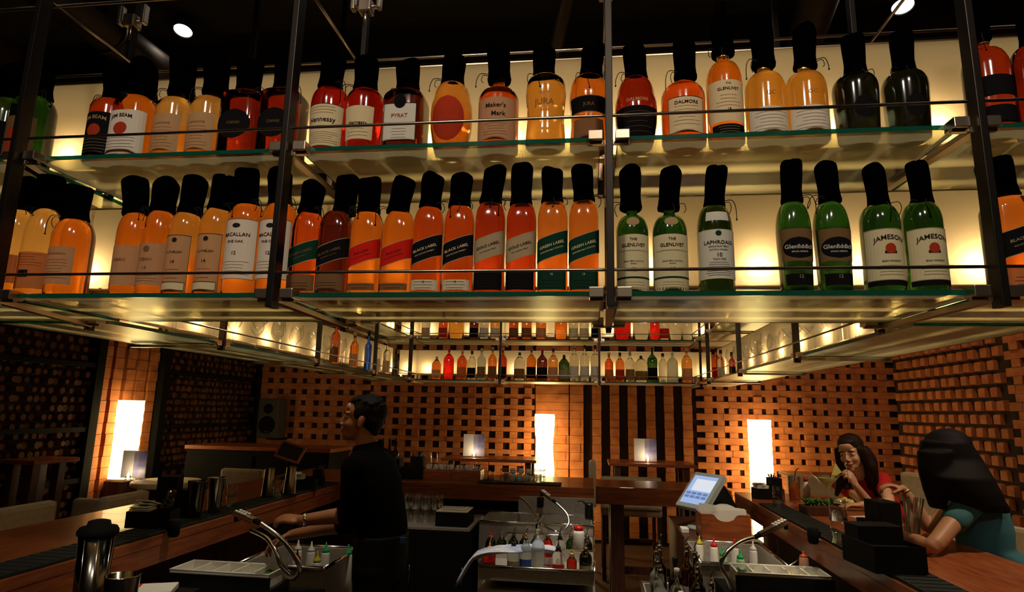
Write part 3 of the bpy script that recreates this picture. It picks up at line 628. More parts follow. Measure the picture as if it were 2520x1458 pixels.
up(692, 358, 92, 246, (700, 232), (712, 142), 'ruby', 'squared dark red bottle under a black hood, round dark emblem, behind the second post', [('O', .8, .25, .72, 'l_black'), ('T', [('CHIVAS', .5, .012)], 'l_brown')], sq=5, style='fat')
up(806, 355, 90, 258, (812, 220), (822, 137), 'red', 'ruby cognac bottle under a black hood, ornate cream label with vine border, upper shelf', [('L', 1.2, .12, .86, 'l_cream', 'l_ink'), ('T', [('Hennessy', .58, .021), ('COGNAC', .46, .006)], 'l_ink'), ('B', 1.0, .18, .36, 6, 'l_brown'), ('B', .9, .7, .8, 3, 'l_brown')], style='taper', neckcol='cap_gold')
up(893, 351, 92, 255, (898, 226), (906, 145), 'red', 'ruby cognac bottle under a black hood, small plain cream label, cord across the shoulder', [('L', .85, .22, .80, 'l_cream', None), ('T', [('Hennessy', .5, .0145)], 'l_ink'), ('B', .6, .28, .4, 3, 'l_brown')], style='taper')
up(996, 347, 100, 258, (1005, 232), (1005, 155), 'dark', 'squat dark rum bottle under a black hood, white card label', [('L', .75, .14, .84, 'l_white', 'l_ink'), ('T', [('PYRAT', .60, .016)], 'l_inkred'), ('T', [('RUM', .45, .0085)], 'l_ink'), ('O', .3, .74, 1.0, 'l_black', 1), ('B', .5, .2, .36, 4, 'l_brown')], sq=4.5, style='fat')
up(1109, 343, 102, 248, (1114, 212), (1116, 140), 'amber_top', 'round amber bottle under a black hood, large dark red oval label', [('O', .85, .14, .92, 'l_inkred'), ('B', .5, .4, .62, 4, 'l_brown')], style='bulb')
up(1225, 339, 100, 252, (1228, 200), (1229, 117), 'orange', 'orange bourbon bottle under a black hood, buff label and a long neck, upper shelf', [('L', 1.15, .12, .92, 'l_tan', None), ('T', [("Maker's", .76, .0185), ('Mark', .60, .0185, 0, 0, .008)], 'l_ink'), ('B', .6, .22, .42, 5, 'l_brown'), ('L', .8, .03, .10, 'l_brown', None)], style='long', neckcol='cap_gold')
up(1342, 357, 102, 212, (1338, 196), (1336, 120), 'gold', 'waisted golden bottle under a black hood, printed dark lettering, bright stripe at its foot', [('T', [], 'l_ink')][:0]+[('L', .01, .5, .505, 'l_tan', None), ('T', [('ISLE OF', .74, .0085), ('JURA', .60, .025), ('SINGLE MALT', .48, .0055)], 'l_brown')], waist=1, yc=1.575)
up(1449, 332, 98, 225, (1455, 194), (1460, 116), 'amber', 'barrel shaped amber bottle under a black hood, black band label, left of the middle post', [('L', 1.15, .52, .78, 'l_black', 'l_brown'), ('L', .9, .08, .42, 'l_brown', None), ('T', [('JURA', .64, .014)], 'l_brown')], style='fat', waist=1)
up(1566, 328, 106, 240, (1567, 197), (1562, 112), 'ruby', 'dark ruby bulbous bottle under a black hood, black label, right of the middle post', [('L', 1.2, .1, .66, 'l_black', None), ('T', [('DALMORE', .78, .013)], 'l_tan'), ('B', .8, .2, .55, 5, 'l_brown')], style='bulb')
up(1683, 326, 110, 245, (1686, 193), (1682, 102), 'orange', 'broad orange bottle under a black hood, rectangular cream label with black border', [('L', .85, .14, .86, 'l_cream', 'l_ink'), ('T', [('DALMORE', .74, .0135)], 'l_ink'), ('B', .6, .3, .66, 6, 'l_brown')], style='slope')
up(1787, 322, 90, 205, (1778, 135), (1775, 50), 'amber', 'tall amber bottle under a black hood with a gold rim, long cream label', [('L', 1.2, .28, .92, 'l_cream', None), ('T', [('THE', .86, .007), ('GLENLIVET', .78, .0115), ('18', .46, .010)], 'l_ink'), ('B', .7, .52, .68, 4, 'l_brown'), ('L', 1.0, .08, .24, 'l_black', None), ('B', .8, .12, .2, 3, 'l_gold')], style='slope', neckcol='cap_gold')
GY = [('L', 1.15, .1, .56, 'l_white', None), ('T', [('GC', .80, .016)], 'l_brown'), ('B', .9, .16, .46, 6, 'l_brown')]
up(1888, 320, 102, 225, (1880, 165), (1874, 62), 'gold', 'frosty golden bottle under a black hood, gold rim, white lower label, left of two', GY, style='slope', neckcol='cap_gold')
up(1989, 317, 104, 222, (1983, 165), (1978, 66), 'gold', 'frosty golden bottle under a black hood, white lower label, right one of two', GY, style='slope', neckcol='cap_gold')
up(2112, 315, 112, 218, (2105, 188), (2098, 90), 'smoke', 'near black bottle under a black hood, left of the dark pair, upper right', [('O', .5, .3, .7, 'l_black')], style='taper')
up(2236, 311, 112, 214, (2224, 180), (2214, 80), 'smoke', 'near black bottle under a black hood, right of the dark pair, upper right', [('O', .5, .3, .7, 'l_black')], style='taper')
up(2442, 302, 112, 175, (2405, 102), (2395, 10), 'rust', 'amber bottle, black hood, gold neck, right of the fourth post, upper shelf', [('L', .9, .5, .8, 'l_black', None), ('L', .8, .1, .36, 'l_black', None)], neckcol='cap_gold', style='slope', hw=60)
up(2560, 298, 112, 170, (2545, 120), (2535, 30), 'ruby', 'dark amber bottle cut by the right edge, upper shelf', [('L', .9, .4, .8, 'l_brown', None)], hw=60)
# ================================================================ small bottles and glasses round the ring
def small(px, w, top, mt, cap, label, lab=None, z=ZL, y=6.17, sh=.62, name='liquor_bottle', group=None, rc=.011, sq=2, X=None, hgt=None, lt=.55, lb=.12, pour=False):
    ZB = z+GT+.0005
    if X is None: X = at(px, 930, Y=y).x
    r = w/2*6.15/F if y > 6 else w/2
    h = hgt or (at(px, top, Y=y).z-ZB)
    t = E(name, label, 'bottle', (X, y, ZB), group=group); zs = h*sh
    pr = [(r*.9, 0, sq), (r, .006, sq), (r, zs, sq), (r*.93, zs+r*.4, sq), (r*.6, zs+r*.85), (rc*1.05, zs+r*1.25), (rc, h-.028)]
    MB().lathe(pr, 20).build('glass_body', mt, t)
    mb = MB(); mb.lathe([(rc*1.25, h-.03), (rc*1.25, h-.002), (rc, h)], 14)
    if pour: mb.cyl((0, 0, h), (0, 0, h+.018), .006, .004, n=8); mb.tube([(0, 0, h+.015), (.002, 0, h+.03), (.012, 0, h+.05)], .003, 6)
    mb.build('cap' if not pour else 'pourer', cap, t)
    if lab:
        sf = Surf([(p[0], p[1], p[2] if len(p) > 2 else 2) for p in pr]); mb = MB(); mb.add(*patch(sf, -r*1.1, r*1.1, zs*lb, zs*(lb+lt), .0008, n=8, m=2)); mb.build('label', lab, t)
    return t
far = [(1073, 24, 878, 'amber', 'cap_wood', 'l_tan', 'amber bottle with a tall tan label, leftmost in the far row'),
 (1103, 27, 858, 'red_bright', 'cap_red', None, 'bright red bottle with a red cap in the far row'),
 (1136, 25, 862, 'orange', 'cap_wood', 'l_orange', 'orange bottle between the bright red and the dark labelled bottle, far row'),
 (1160, 23, 864, 'bottle_clear', 'cap_black', 'l_black', 'clear bottle with a black label, fourth from the left in the far row'),
 (1184, 22, 858, 'frost', 'cap_gold', 'l_brown', 'pale green bottle with a brown label in the far row'),
 (1211, 22, 855, 'amber', 'cap_wood', 'l_brown', 'amber bottle with a slanted brown label left of the far second post'),
 (1236, 22, 856, 'deep', 'cap_gold', 'l_black', 'dark amber bottle just left of the far second post'),
 (1278, 28, 868, 'bottle_clear', 'cap_black', 'l_brown', 'clear bell-shaped bottle with a black cap, right of the far second post'),
 (1307, 24, 857, 'amber', 'steel', 'l_black', 'amber bottle with a black label and silver cap in the far row'),
 (1334, 26, 860, 'dark', 'cap_red', 'l_black', 'square dark bourbon bottle with a black label in the far row'),
 (1361, 24, 858, 'amber_top', 'cap_black', 'l_tan', 'amber bottle with a square tan label in the far row'),
 (1388, 28, 874, 'dkgreen', 'cap_black', 'l_gold', 'short dark green bottle with a gold portrait label in the far row'),
 (1413, 23, 850, 'bottle_clear', 'cap_wood', 'l_white', 'clear bottle with a tall white label, left one of three alike'),
 (1439, 23, 850, 'bottle_clear', 'cap_black', 'l_white', 'clear bottle with a tall white label, middle one of three alike'),
 (1465, 23, 850, 'bottle_clear', 'cap_black', 'l_white', 'clear bottle with a tall white label, right one of three alike'),
 (1499, 21, 868, 'orange', 'cap_wood', 'l_orange', 'orange bottle right of the far middle post'),
 (1526, 22, 868, 'ember', 'cap_black', 'l_inkred', 'amber bottle with a black cap and dark red label, second right of the far post'),
 (1551, 23, 866, 'bottle_clear', 'cap_wood', 'l_brown', 'clear bottle with a small brown label in the far row'),
 (1578, 32, 876, 'bottle_clear', 'cap_black', 'l_brown', 'round squat clear bottle with a dark arched label in the far row'),
 (1606, 25, 856, 'green', 'green', 'l_black', 'tall green bottle with a white and black label in the far row'),
 (1632, 22, 870, 'bottle_clear', 'cap_black', None, 'plain clear bottle right of the tall green bottle'),
 (1656, 25, 866, 'frost', 'frost', None, 'frosted pale bottle near the right end of the far row'),
 (1691, 25, 858, 'amber_top', 'cap_wood', 'l_tan', 'amber bottle with a tan label, last in the far row before the corner post')]
for px, w_, top, mt, cp, lb, tx in far: small(px, w_, top, mt, cp, tx, lb, group='bottles on the far lower shelf', sq=4 if 'quare' in tx else 2)
farU = [(1043, 22, 'bottle_clear', 'l_tan', 'clear bottle at the left end of the far upper shelf'), (1086, 24, 'orange', 'l_inkred', 'orange bottle second from the left on the far upper shelf'), (1118, 40, 'gold', None, 'wide glowing gold bottle on the far upper shelf'), (1163, 24, 'dark', 'l_black', 'dark bottle on the far upper shelf'),
 (1188, 24, 'bottle_clear', 'l_white', 'clear bottle left of the pale pair on the far upper shelf'), (1215, 24, 'gold', 'l_white', 'pale bottle on the far upper shelf, left of the far post'), (1262, 24, 'orange', 'l_brown', 'orange bottle just right of the far post, upper shelf'), (1294, 26, 'ember', 'l_brown', 'brown labelled bottle on the far upper shelf'),
 (1330, 26, 'amber', 'l_tan', 'amber bottle with a tan label on the far upper shelf'), (1380, 32, 'amber', None, 'bright amber bottle on the far upper shelf'), (1411, 24, 'bottle_clear', 'l_cream', 'cream labelled bottle, left of two alike, far upper shelf'), (1438, 24, 'bottle_clear', 'l_cream', 'cream labelled bottle, right of two alike, far upper shelf'), (1467, 24, 'bottle_clear', 'l_black', 'black labelled square bottle left of the far middle post, upper shelf'),
 (1533, 42, 'red_bright', None, 'wide red decanter right of the far middle post, upper shelf'), (1580, 40, 'bottle_clear', None, 'wide cut clear bottle on the far upper shelf'), (1614, 24, 'red_bright', None, 'red bottle on the far upper shelf right of the cut clear one'), (1637, 24, 'bottle_clear', 'l_red', 'clear bottle with a red label on the far upper shelf'), (1666, 32, 'bottle_clear', None, 'wide clear bottle near the right end of the far upper shelf'), (1695, 24, 'bottle_clear', None, 'slim clear bottle at the right end of the far upper shelf')]
for px, w_, mt, lb, tx in farU: small(px, w_, 0, mt, 'cap_black', tx, lb, z=ZU, hgt=.29, group='bottles on the far upper shelf')
# the left and right ends of the side shelves
for X, y, r2, mt, cp, lb, h, tx in ((-1.86, 4.32, .07, 'orange', 'cap_red', 'l_brown', .34, 'orange bottle with a long red wax neck, after the glasses on the left shelf'), (-1.85, 4.98, .06, 'blue', 'cap_black', None, .34, 'tall cobalt blue bottle on the left shelf'),
    (-1.87, 4.72, .07, 'amber', 'cap_wood', 'l_tan', .30, 'amber bottle just before the blue bottle on the left shelf'), (-1.86, 5.25, .07, 'bottle_clear', 'cap_wood', 'l_pale', .31, 'clear bottle just past the blue bottle on the left shelf'),
    (-1.86, 5.5, .07, 'bottle_clear', 'cap_gold', 'l_tan', .32, 'clear bottle with a gold cap near the far end of the left shelf'), (-1.86, 5.76, .06, 'smoke', 'cap_black', None, .27, 'dark slim bottle at the far end of the left shelf'),
    (1.13, 5.75, .085, 'orange', 'cap_black', 'l_red', .30, 'orange red bottle at the far end of the right shelf'), (1.12, 5.5, .06, 'bottle_clear', 'cap_black', 'l_white', .26, 'clear bottle with a white label at the far end of the right shelf'), (1.12, 5.08, .05, 'red', 'cap_black', 'l_black', .2, 'small dark red bottle after the glasses on the right shelf')):
    small(0, r2, 0, mt, cp, tx, lb, X=X, y=y, hgt=h, name='liquor_bottle')
# stemware: thin walled glasses
def glass_mesh(kind):
    o = {'wine': [(.0, 0), (.034, .001), (.034, .003), (.012, .007), (.004, .014), (.0038, .085), (.012, .095), (.030, .112), (.0385, .135), (.037, .165), (.031, .200)],
         'martini': [(.0, 0), (.036, .001), (.036, .003), (.01, .007), (.0038, .014), (.0038, .10), (.006, .108), (.057, .165)],
         'flute': [(.0, 0), (.03, .001), (.03, .003), (.008, .008), (.0038, .02), (.0038, .09), (.012, .10), (.023, .13), (.026, .17), (.022, .22)]}[kind]
    n = {'wine': 6, 'martini': 6, 'flute': 6}[kind]; inner = [(max(r-.0014, .0005), z+.0016) for r, z in reversed(o[n:])][0:]
    inner = [(o[-1][0]-.0014, o[-1][1])]+inner[1:]
    mb = MB(); mb.lathe([(max(r, .0004), z) for r, z in o], 20, cap=False); return mb
GP = {k: glass_mesh(k).build(k+'_glass', 'clear', label='x', cat='glass') for k in ('wine', 'martini', 'flute')}
gc = {'wine': 0, 'martini': 0, 'flute': 0}
def put_glass(k, x, y, z, label, group, name=None):
    o = GP[k]
    if gc[k]: o = o.copy(); COL.objects.link(o)
    gc[k] += 1; o['group'] = group; place(o, (x, y, z), random.random()*6, label); return o
n = 0
for i in range(17):
    y = 2.45+i*.115; k = 'martini' if i in (1, 3, 4, 6) else 'wine'
    if abs(y-2.72) < .05 or abs(y-3.77) < .05: y += .03
    put_glass(k, -1.80-(i % 2)*.07, y, ZL+GT+.0005, f'{k} glass on the lower left shelf, {ORD[i]} in line from the near end', 'stem glasses on the left shelf')
for i in range(23):
    y = 2.2+i*.122; k = 'martini' if 4 < i < 13 else 'wine'
    put_glass(k, 1.068+(i % 2)*.075, y, ZL+GT+.0005, f'{k} glass on the lower right shelf, {ORD[i]} in line from the near end', 'stem glasses on the right shelf')
for i in range(10):
    put_glass('flute', -1.84, 4.5+i*.14, ZU+GT+.0005, f'champagne flute on the upper left shelf, {ORD[i]} from the near end of its line', 'flutes on the upper left shelf')
# ================================================================ the bar
CT = 1.08
mat('bench_steel', rough=.4, metal=.55, noise_=(40, (1, 30, 1), (.5, .47, .42), (.62, .58, .52)))
def counter(x0, y0, x1, y1, label, wood, inner):
    t = E('bar_counter', label, 'counter', ((x0+x1)/2, (y0+y1)/2, 0)); c = Vector(((x0+x1)/2, (y0+y1)/2, 0)); mb = MB()
    mb.box((x0-c.x, y0-c.y, CT-.045), (x1-c.x, y1-c.y, CT), .004); mb.build('worktop', wood, t); a, b, k, l = x0-c.x, x1-c.x, y0-c.y, y1-c.y
    mb = MB()
    if inner == 'R': mb.box((b-.03, k, CT-.125), (b-.002, l, CT-.045)); bd = (a+.18, k+.02, 0, b-.2, l-.02, CT-.046)
    elif inner == 'L': mb.box((a+.002, k, CT-.125), (a+.03, l, CT-.045)); bd = (a+.2, k+.02, 0, b-.18, l-.02, CT-.046)
    else: mb.box((a, k+.002, CT-.125), (b, k+.03, CT-.045)); bd = (a, k+.3, 0, b, l-.1, CT-.046)
    mb.build('fascia', wood, t); MB().box(bd[:3], bd[3:]).build('base', 'wood_dark', t); return t
counter(-2.74, 1.0, -1.98, 5.2, 'long red-brown wooden counter on the left of the bar', 'wood_y', 'R')
counter(-2.74, 5.203, .03, 6.0, 'red-brown wooden counter across the back of the bar, with stacked glasses under it', 'wood', 'B')
counter(1.14, .9, 1.83, 5.3, 'long red-brown wooden counter on the right where two women sit', 'wood_y', 'L')
# hinged pass counter
t = E('pass_counter', 'table-like wooden counter on square legs closing the gap right of the back counter', 'counter', (.6, 5.6, 0))
MB().box((-.555, -.26, CT-.14), (.53, .3, CT), .005).build('worktop', 'wood', t)
for x, y in ((-.38, -.15), (.27, -.15), (-.38, .22), (.27, .22)): MB().box((x-.055, y-.055, 0), (x+.055, y+.055, CT-.14)).build('leg', 'wood_dark', t)
MB().box((-.33, .2, .3), (.22, .24, .36)).build('stretcher', 'wood_dark', t)
def mat_(x0, y0, x1, y1, label):
    c = ((x0+x1)/2, (y0+y1)/2, CT+.0005); mb = MB(); mb.box((x0-c[0], y0-c[1], 0), (x1-c[0], y1-c[1], .012), .002)
    ax = (y1-y0) > (x1-x0); n = 60
    for i in range(n):
        if ax: q = y0+(y1-y0)*(i+.5)/n-c[1]; mb.box((x0-c[0]+.01, q-.004, .012), (x1-c[0]-.01, q+.004, .015))
        else: q = x0+(x1-x0)*(i+.5)/n-c[0]; mb.box((q-.002, y0-c[1]+.01, .012), (q+.002, y1-c[1]-.01, .015))
    mb.build('bar_mat', 'rubber', label=label, cat='mat', loc=None).location = c
mat_(-2.16, 1.9, -1.99, 4.9, 'black ribbed rubber mat along the inner edge of the left counter')
mat_(1.15, 1.5, 1.31, 4.6, 'black ribbed rubber mat along the inner edge of the right counter')
mat_(-.93, 5.22, -.24, 5.42, 'black rubber mat on the back counter under the cup basket')

def bin_(x0, y0, x1, y1, z, dep, label, name='ice_bin', inner='bench_steel', t_=.015, div=()):
    c = Vector(((x0+x1)/2, (y0+y1)/2, z-dep)); t = E(name, label, 'steel bin' if inner == 'bench_steel' else 'tray', c); hx, hy = (x1-x0)/2, (y1-y0)/2
    mb = MB(); mb.box((-hx, -hy, 0), (hx, hy, .012))
    for a, b in (((-hx, -hy, .012), (hx, -hy+t_, dep)), ((-hx, hy-t_, .012), (hx, hy, dep)), ((-hx, -hy+t_, .012), (-hx+t_, hy-t_, dep)), ((hx-t_, -hy+t_, .012), (hx, hy-t_, dep))): mb.box(a, b)
    mb.build('body', inner, t)
    mb = MB(); r = t_*.6
    for a, b in (((-hx, -hy), (hx, -hy)), ((hx, -hy), (hx, hy)), ((hx, hy), (-hx, hy)), ((-hx, hy), (-hx, -hy))): mb.cyl((*a, dep), (*b, dep), r, n=8); mb.ball((*a, dep), r, 8, 6)
    mb.build('rim', 'steel_bright' if inner == 'bench_steel' else inner, t)
    for k in div:
        mb = MB(); xx = -hx+2*hx*k; mb.box((xx-.004, -hy+t_, .012), (xx+.004, hy-t_, dep-.004)); mb.build('divider', inner, t)
    return t
# plinths the steel stands on
def plinth(x0, y0, x1, y1, z1, label, mt='black', top=None):
    c = ((x0+x1)/2, (y0+y1)/2, 0); t = E('bar_cabinet', label, 'cabinet', c); hx, hy = (x1-x0)/2, (y1-y0)/2
    MB().box((-hx, -hy, .06), (hx, hy, z1-.02), .003).build('body', mt, t); MB().box((-hx+.03, -hy+.03, 0), (hx-.03, hy-.03, .06)).build('plinth', 'black', t)
    MB().box((-hx-.004, -hy-.004, z1-.02), (hx+.004, hy+.004, z1), .002).build('top', top or mt, t)
    n = max(1, round((x1-x0)/.4))
    for i in range(n):
        a = -hx+2*hx*i/n+.006; b = -hx+2*hx*(i+1)/n-.006; d = MB().box((a, -hy-.016, .08), (b, -hy-.001, z1-.03), .002).build('door', mt, t)
        MB().cyl((b-.03, -hy-.03, z1*.55), (b-.03, -hy-.03, z1*.7), .004, n=8).build('handle', 'steel', d)
    return t
plinth(-1.93, 1.5, -1.30, 3.1, .80, 'black work cabinet below the left counter with blender jar and tray on it')
plinth(-1.80, 3.13, -1.32, 4.2, .60, 'black cabinet under the left ice bin')
plinth(.62, 4.32, 1.10, 5.28, .88, 'dark cabinet with the payment screen and wooden box on it', 'wood_dark')
plinth(.60, 3.66, 1.07, 4.30, .60, 'black cabinet under the right ice bin'); plinth(.66, 2.5, 1.12, 3.63, .82, 'black work cabinet with the right garnish tray')
plinth(-1.62, 4.55, -.86, 5.18, .845, 'black cabinet with a steel top under the back counter, carrying upturned glasses', top='bench_steel')
plinth(-.60, 3.52, .02, 4.70, .729, 'steel fronted cabinet under the bottle wells', 'bench_steel')
plinth(-.82, 4.74, .02, 5.18, .60, 'steel cabinet under the two sinks', 'bench_steel')
bin_(-1.79, 3.15, -1.33, 3.62, .88, .28, 'steel ice bin with squeeze bottles in front of the bartender', t_=.02)
bin_(.60, 3.68, 1.06, 4.29, .88, .28, 'steel ice bin with white squeeze bottles right of the bar', t_=.02)
bin_(-.60, 3.50, .02, 3.97, .85, .07, 'steel bottle well in the front of the middle station', 'bottle_well')
bin_(-.60, 3.99, .02, 4.70, .80, .07, 'steel bottle well just behind the front one', 'bottle_well')
bin_(-.82, 4.74, -.40, 5.16, .87, .27, 'left steel sink basin under the back counter', 'sink_basin'); bin_(-.38, 4.74, .02, 5.16, .87, .27, 'right steel sink basin under the back counter', 'sink_basin')
MB().box((-.30, -.01, 0), (.31, .012, .14), .002).build('splash_panel', 'bench_steel', label='white steel splash panel behind the middle sinks', cat='panel').location = (-.28, 5.195, .86)
# garnish trays
def garnish(x0, y0, x1, y1, z, label, fills, who):
    bx_ = MB().box((x0, y0, z-.11), (x1, y1, z-.062), .004)
    tr = bin_(x0, y0, x1, y1, z, .06, label, 'garnish_tray', 'plastic_white', .006, (.2, .4, .6, .8)); c = Vector(((x0+x1)/2, (y0+y1)/2, z-.06))
    o = MB().box((x0-.012, y0-.012, z-.119), (x1+.012, y1+.012, z-.0605), .004); o.box((x0-.012, y0-.012, z-.0605), (x1+.012, y0-.002, z-.012)); o.build('holder', 'black_gloss', tr, loc=c).location = (0, 0, 0)
    for k, mt, nm in fills:
        mb = MB(); cx = x0+(x1-x0)*(k+.5)/5
        for i in range(26):
            p = (cx+random.uniform(-.028, .028), (y0+y1)/2+random.uniform(-1, 1)*(y1-y0)*.32, z-.04+random.uniform(0, .025))
            mb.ball(p, random.uniform(.008, .014), 7, 5, (1, .9, .45), Matrix.Rotation(random.random()*3, 3, 'X'))
        o = mb.build(nm, mt, label=f'{who}', cat='garnish', kind='stuff')
mat('leaf', (.03, .14, .02), .6); mat('lime', (.35, .5, .08), .5); mat('lemon', (.75, .65, .2), .5)
garnish(-1.95, 2.84, -1.46, 3.02, .92, 'white five-part garnish tray in a black holder on the left, mostly empty', [(4, 'leaf', 'mint_leaves')], 'green mint leaves in the last part of the left garnish tray')
garnish(.70, 3.26, 1.125, 3.44, .94, 'white five-part garnish tray in a black holder on the right, with green garnish', [(0, 'leaf', 'mint_leaves')], 'chopped green mint in the first part of the right garnish tray')
for k, mt, nm, tx in ((3, 'lemon', 'lemon_wedges', 'pale lemon wedges in the fourth part of the right garnish tray'), (4, 'lime', 'lime_wedges', 'green lime wedges in the last part of the right garnish tray')):
    mb = MB(); cx = .70+.425*(k+.5)/5
    for i in range(14): mb.ball((cx+random.uniform(-.026, .026), 3.35+random.uniform(-.05, .05), .90+random.uniform(0, .022)), .016, 7, 5, (1, .45, .5), Matrix.Rotation(random.random()*3, 3, 'Z'))
    mb.build(nm, mt, label=tx, cat='garnish', kind='stuff')
# soda guns with hoses
def gun(head, d, hose, label, hl=.13):
    h = Vector(head); d = Vector(d).normalized(); t = E('soda_gun', label, 'soda gun', h); mb = MB(); U, V, W = fr(d); R = Matrix((d, U, V)).transposed()
    mb.obox(d*hl/2, (hl, .036, .022), R, .004); mb.build('handle', 'steel_bright', t)
    for i in range(4):
        for s in (-1, 1): c = d*(.02+i*.018)+V*.0+U*s*.012; q = V if V.z > 0 else -V; MB().cyl(c+q*.008, c+q*.017, .0065, n=10).build('button', 'plastic_white', t)
    q = Vector((0, 0, -1)); MB().cyl(d*.012, d*.012+q*.035, .012, .009, n=12).build('nozzle', 'black', t)
    MB().cyl(d*hl, d*(hl+.03), .013, .011, n=14).build('collar', 'black', t)
    mb = MB(); P = [d*(hl+.03)]+[Vector(p)-h for p in hose]; mb.tube(P, .0105, 10, 10)
    mb2 = MB(); o = mb.build('hose', 'steel_bright', t)
    return t
g = lambda px, py, Y: at(px, py, Y=Y)
a, b = g(578, 1262, 2.75), g(650, 1292, 2.70)
gun(a, b-a, [g(690, 1325, 2.7), g(722, 1365, 2.72), g(738, 1405, 2.75), g(720, 1425, 2.85), g(700, 1408, 2.95)], 'chrome soda gun with its hose arching right, left station')
mb = MB(); P = [g(618, 1306, 2.9), g(655, 1325, 2.85), g(677, 1355, 2.8), g(690, 1390, 2.8), g(712, 1412, 2.85)]; mb.tube([p-P[0] for p in P], .0105, 10, 10)
mb.build('spare_hose', 'steel_bright', label='second chrome hose curving under the left soda gun', cat='hose').location = P[0]
a, b = g(1938, 1283, 3.35), g(1868, 1318, 3.3)
gun(a, b-a, [g(1820, 1335, 3.25), g(1785, 1365, 3.2), g(1774, 1395, 3.2), g(1790, 1425, 3.2), g(1800, 1450, 3.22)], 'chrome soda gun with its hose arching left, right station', .17)
a, b = g(1330, 1208, 4.85), g(1368, 1238, 4.8)
gun(a, b-a, [g(1392, 1262, 4.75), g(1400, 1285, 4.7), g(1388, 1305, 4.65), g(1365, 1309, 4.6), g(1335, 1290, 4.7), g(1315, 1262, 4.85), g(1295, 1235, 5.0), g(1278, 1224, 5.1)], 'chrome soda gun on a looping pale hose over the middle sinks', .12)
for p, q, tx in (((-1.945, 2.83, g(603, 1292, 2.83).z), (-1, 0), 'black soda gun holster on the left counter fascia'), ((1.108, 3.42, g(1933, 1300, 3.42).z), (1, 0), 'black soda gun holster on the right counter fascia'), ((g(1330, 1228, 5.16).x, 5.165, .99), (0, 1), 'black soda gun holster under the back counter')):
    mb = MB(); mb.lathe([(.018, -.07), (.026, -.06), (.028, .005), (.022, .01)], 16); mb.bar((0, 0, -.025), (q[0]*.034, q[1]*.036, -.025), .024, .03); mb.build('gun_holster', 'black', label=tx, cat='holster').location = p
# squeeze bottles
def squeeze(x, y, z, cap, label, h=.17, col='plastic_white'):
    t = E('squeeze_bottle', label, 'squeeze bottle', (x, y, z), group='squeeze bottles'); MB().lathe([(.028, 0), (.030, .004), (.022, h*.92), (.019, h*.95)], 18).build('bottle', col, t)
    MB().lathe([(.019, h*.95), (.020, h*.955), (.019, h*1.0), (.009, h*1.03), (.005, h*1.09), (.003, h*1.14)], 14).build('nozzle_cap', cap, t)
mat('cap_green', (.02, .4, .12), .4); mat('cap_yellow', (.6, .5, .03), .4); mat('cap_orange', (.8, .12, .03), .4); mat('tint_green', (.35, .6, .3), .4); mat('tint_orange', (.8, .4, .25), .4)
for px, py, Y, cp, tx, cl in ((733, 1350, 3.3, 'cap_red', 'white squeeze bottle with a red cap, left ice bin, nearest the hose', 'plastic_white'), (767, 1342, 3.5, 'plastic_white', 'all white squeeze bottle at the back of the left ice bin', 'plastic_white'), (803, 1340, 3.5, 'cap_green', 'white squeeze bottle with a green cap in the left ice bin', 'plastic_white'),
    (781, 1375, 3.28, 'cap_yellow', 'white squeeze bottle with a yellow cap at the front of the left ice bin', 'plastic_white'), (735, 1330, 3.52, 'plastic_white', 'white squeeze bottle partly behind the bartender hand', 'plastic_white'), (858, 1345, 3.48, 'cap_green', 'white squeeze bottle with a green cap beside the bartender hip', 'plastic_white'),
    (1722, 1345, 4.2, 'cap_yellow', 'white squeeze bottle with a yellow cap, back left of the right ice bin', 'plastic_white'), (1757, 1345, 4.15, 'cap_red', 'white squeeze bottle with a red cap in the right ice bin', 'plastic_white'), (1808, 1345, 4.15, 'cap_red', 'white squeeze bottle with a dark red cap behind the hose, right ice bin', 'plastic_white'),
    (1822, 1378, 3.85, 'cap_green', 'pale green squeeze bottle with a green cap, front of the right ice bin', 'tint_green'), (1780, 1380, 3.9, 'cap_green', 'pale squeeze bottle half behind the chrome hose', 'tint_green'), (1853, 1345, 4.1, 'plastic_white', 'white squeeze bottle at the right corner of the right ice bin', 'plastic_white')):
    p = at(px, py, Y=Y); squeeze(p.x, Y, .60+.013, cp, tx, .28, cl)
p = at(1908, 1390, Y=3.75); squeeze(1.1, 3.56, .8205, 'cap_orange', 'orange tinted squeeze bottle right of the right ice bin', .15, 'tint_orange')
# well bottles with pourers
def well(px, top, Y, zb, r, mt, cp, lb, tx, **k): p = at(px, 1360, Y=Y); h = at(px, top, Y=Y).z-zb; small(0, r*2, 0, mt, cp, tx, lb, z=zb-GT, X=p.x, y=Y, hgt=h, name='well_bottle', pour=True, group='pouring bottles in the middle wells', **k)
for q in ((1205, 1345, 3.62, 'red', 'cap_gold', 'l_red', 'red bottle with a pourer at the left end of the front well'), (1264, 1335, 3.62, 'frost', 'cap_black', 'l_pale', 'pale green bottle in the front well beside the towel'), (1294, 1322, 3.62, 'frost', 'steel', 'l_blue', 'frosted vodka bottle with a blue label in the front well'), (1324, 1303, 3.63, 'frost', 'frost', None, 'plain frosted white bottle, tallest in the front well'),
          (1374, 1345, 3.62, 'bottle_clear', 'cap_black', 'l_red', 'clear bottle with a red and white label in the front well'), (1407, 1362, 3.60, 'red', 'cap_gold', 'l_brown', 'small red brown bottle in the front well'), (1441, 1348, 3.62, 'smoke', 'steel', 'l_gold', 'round dark bottle at the right end of the front well'), (1350, 1340, 3.84, 'red', 'cap_red', 'l_white', 'small red bottle second row of the front well')):
    well(q[0], q[1], q[2], .793, .036 if 'small' not in q[6] else .028, *q[3:])
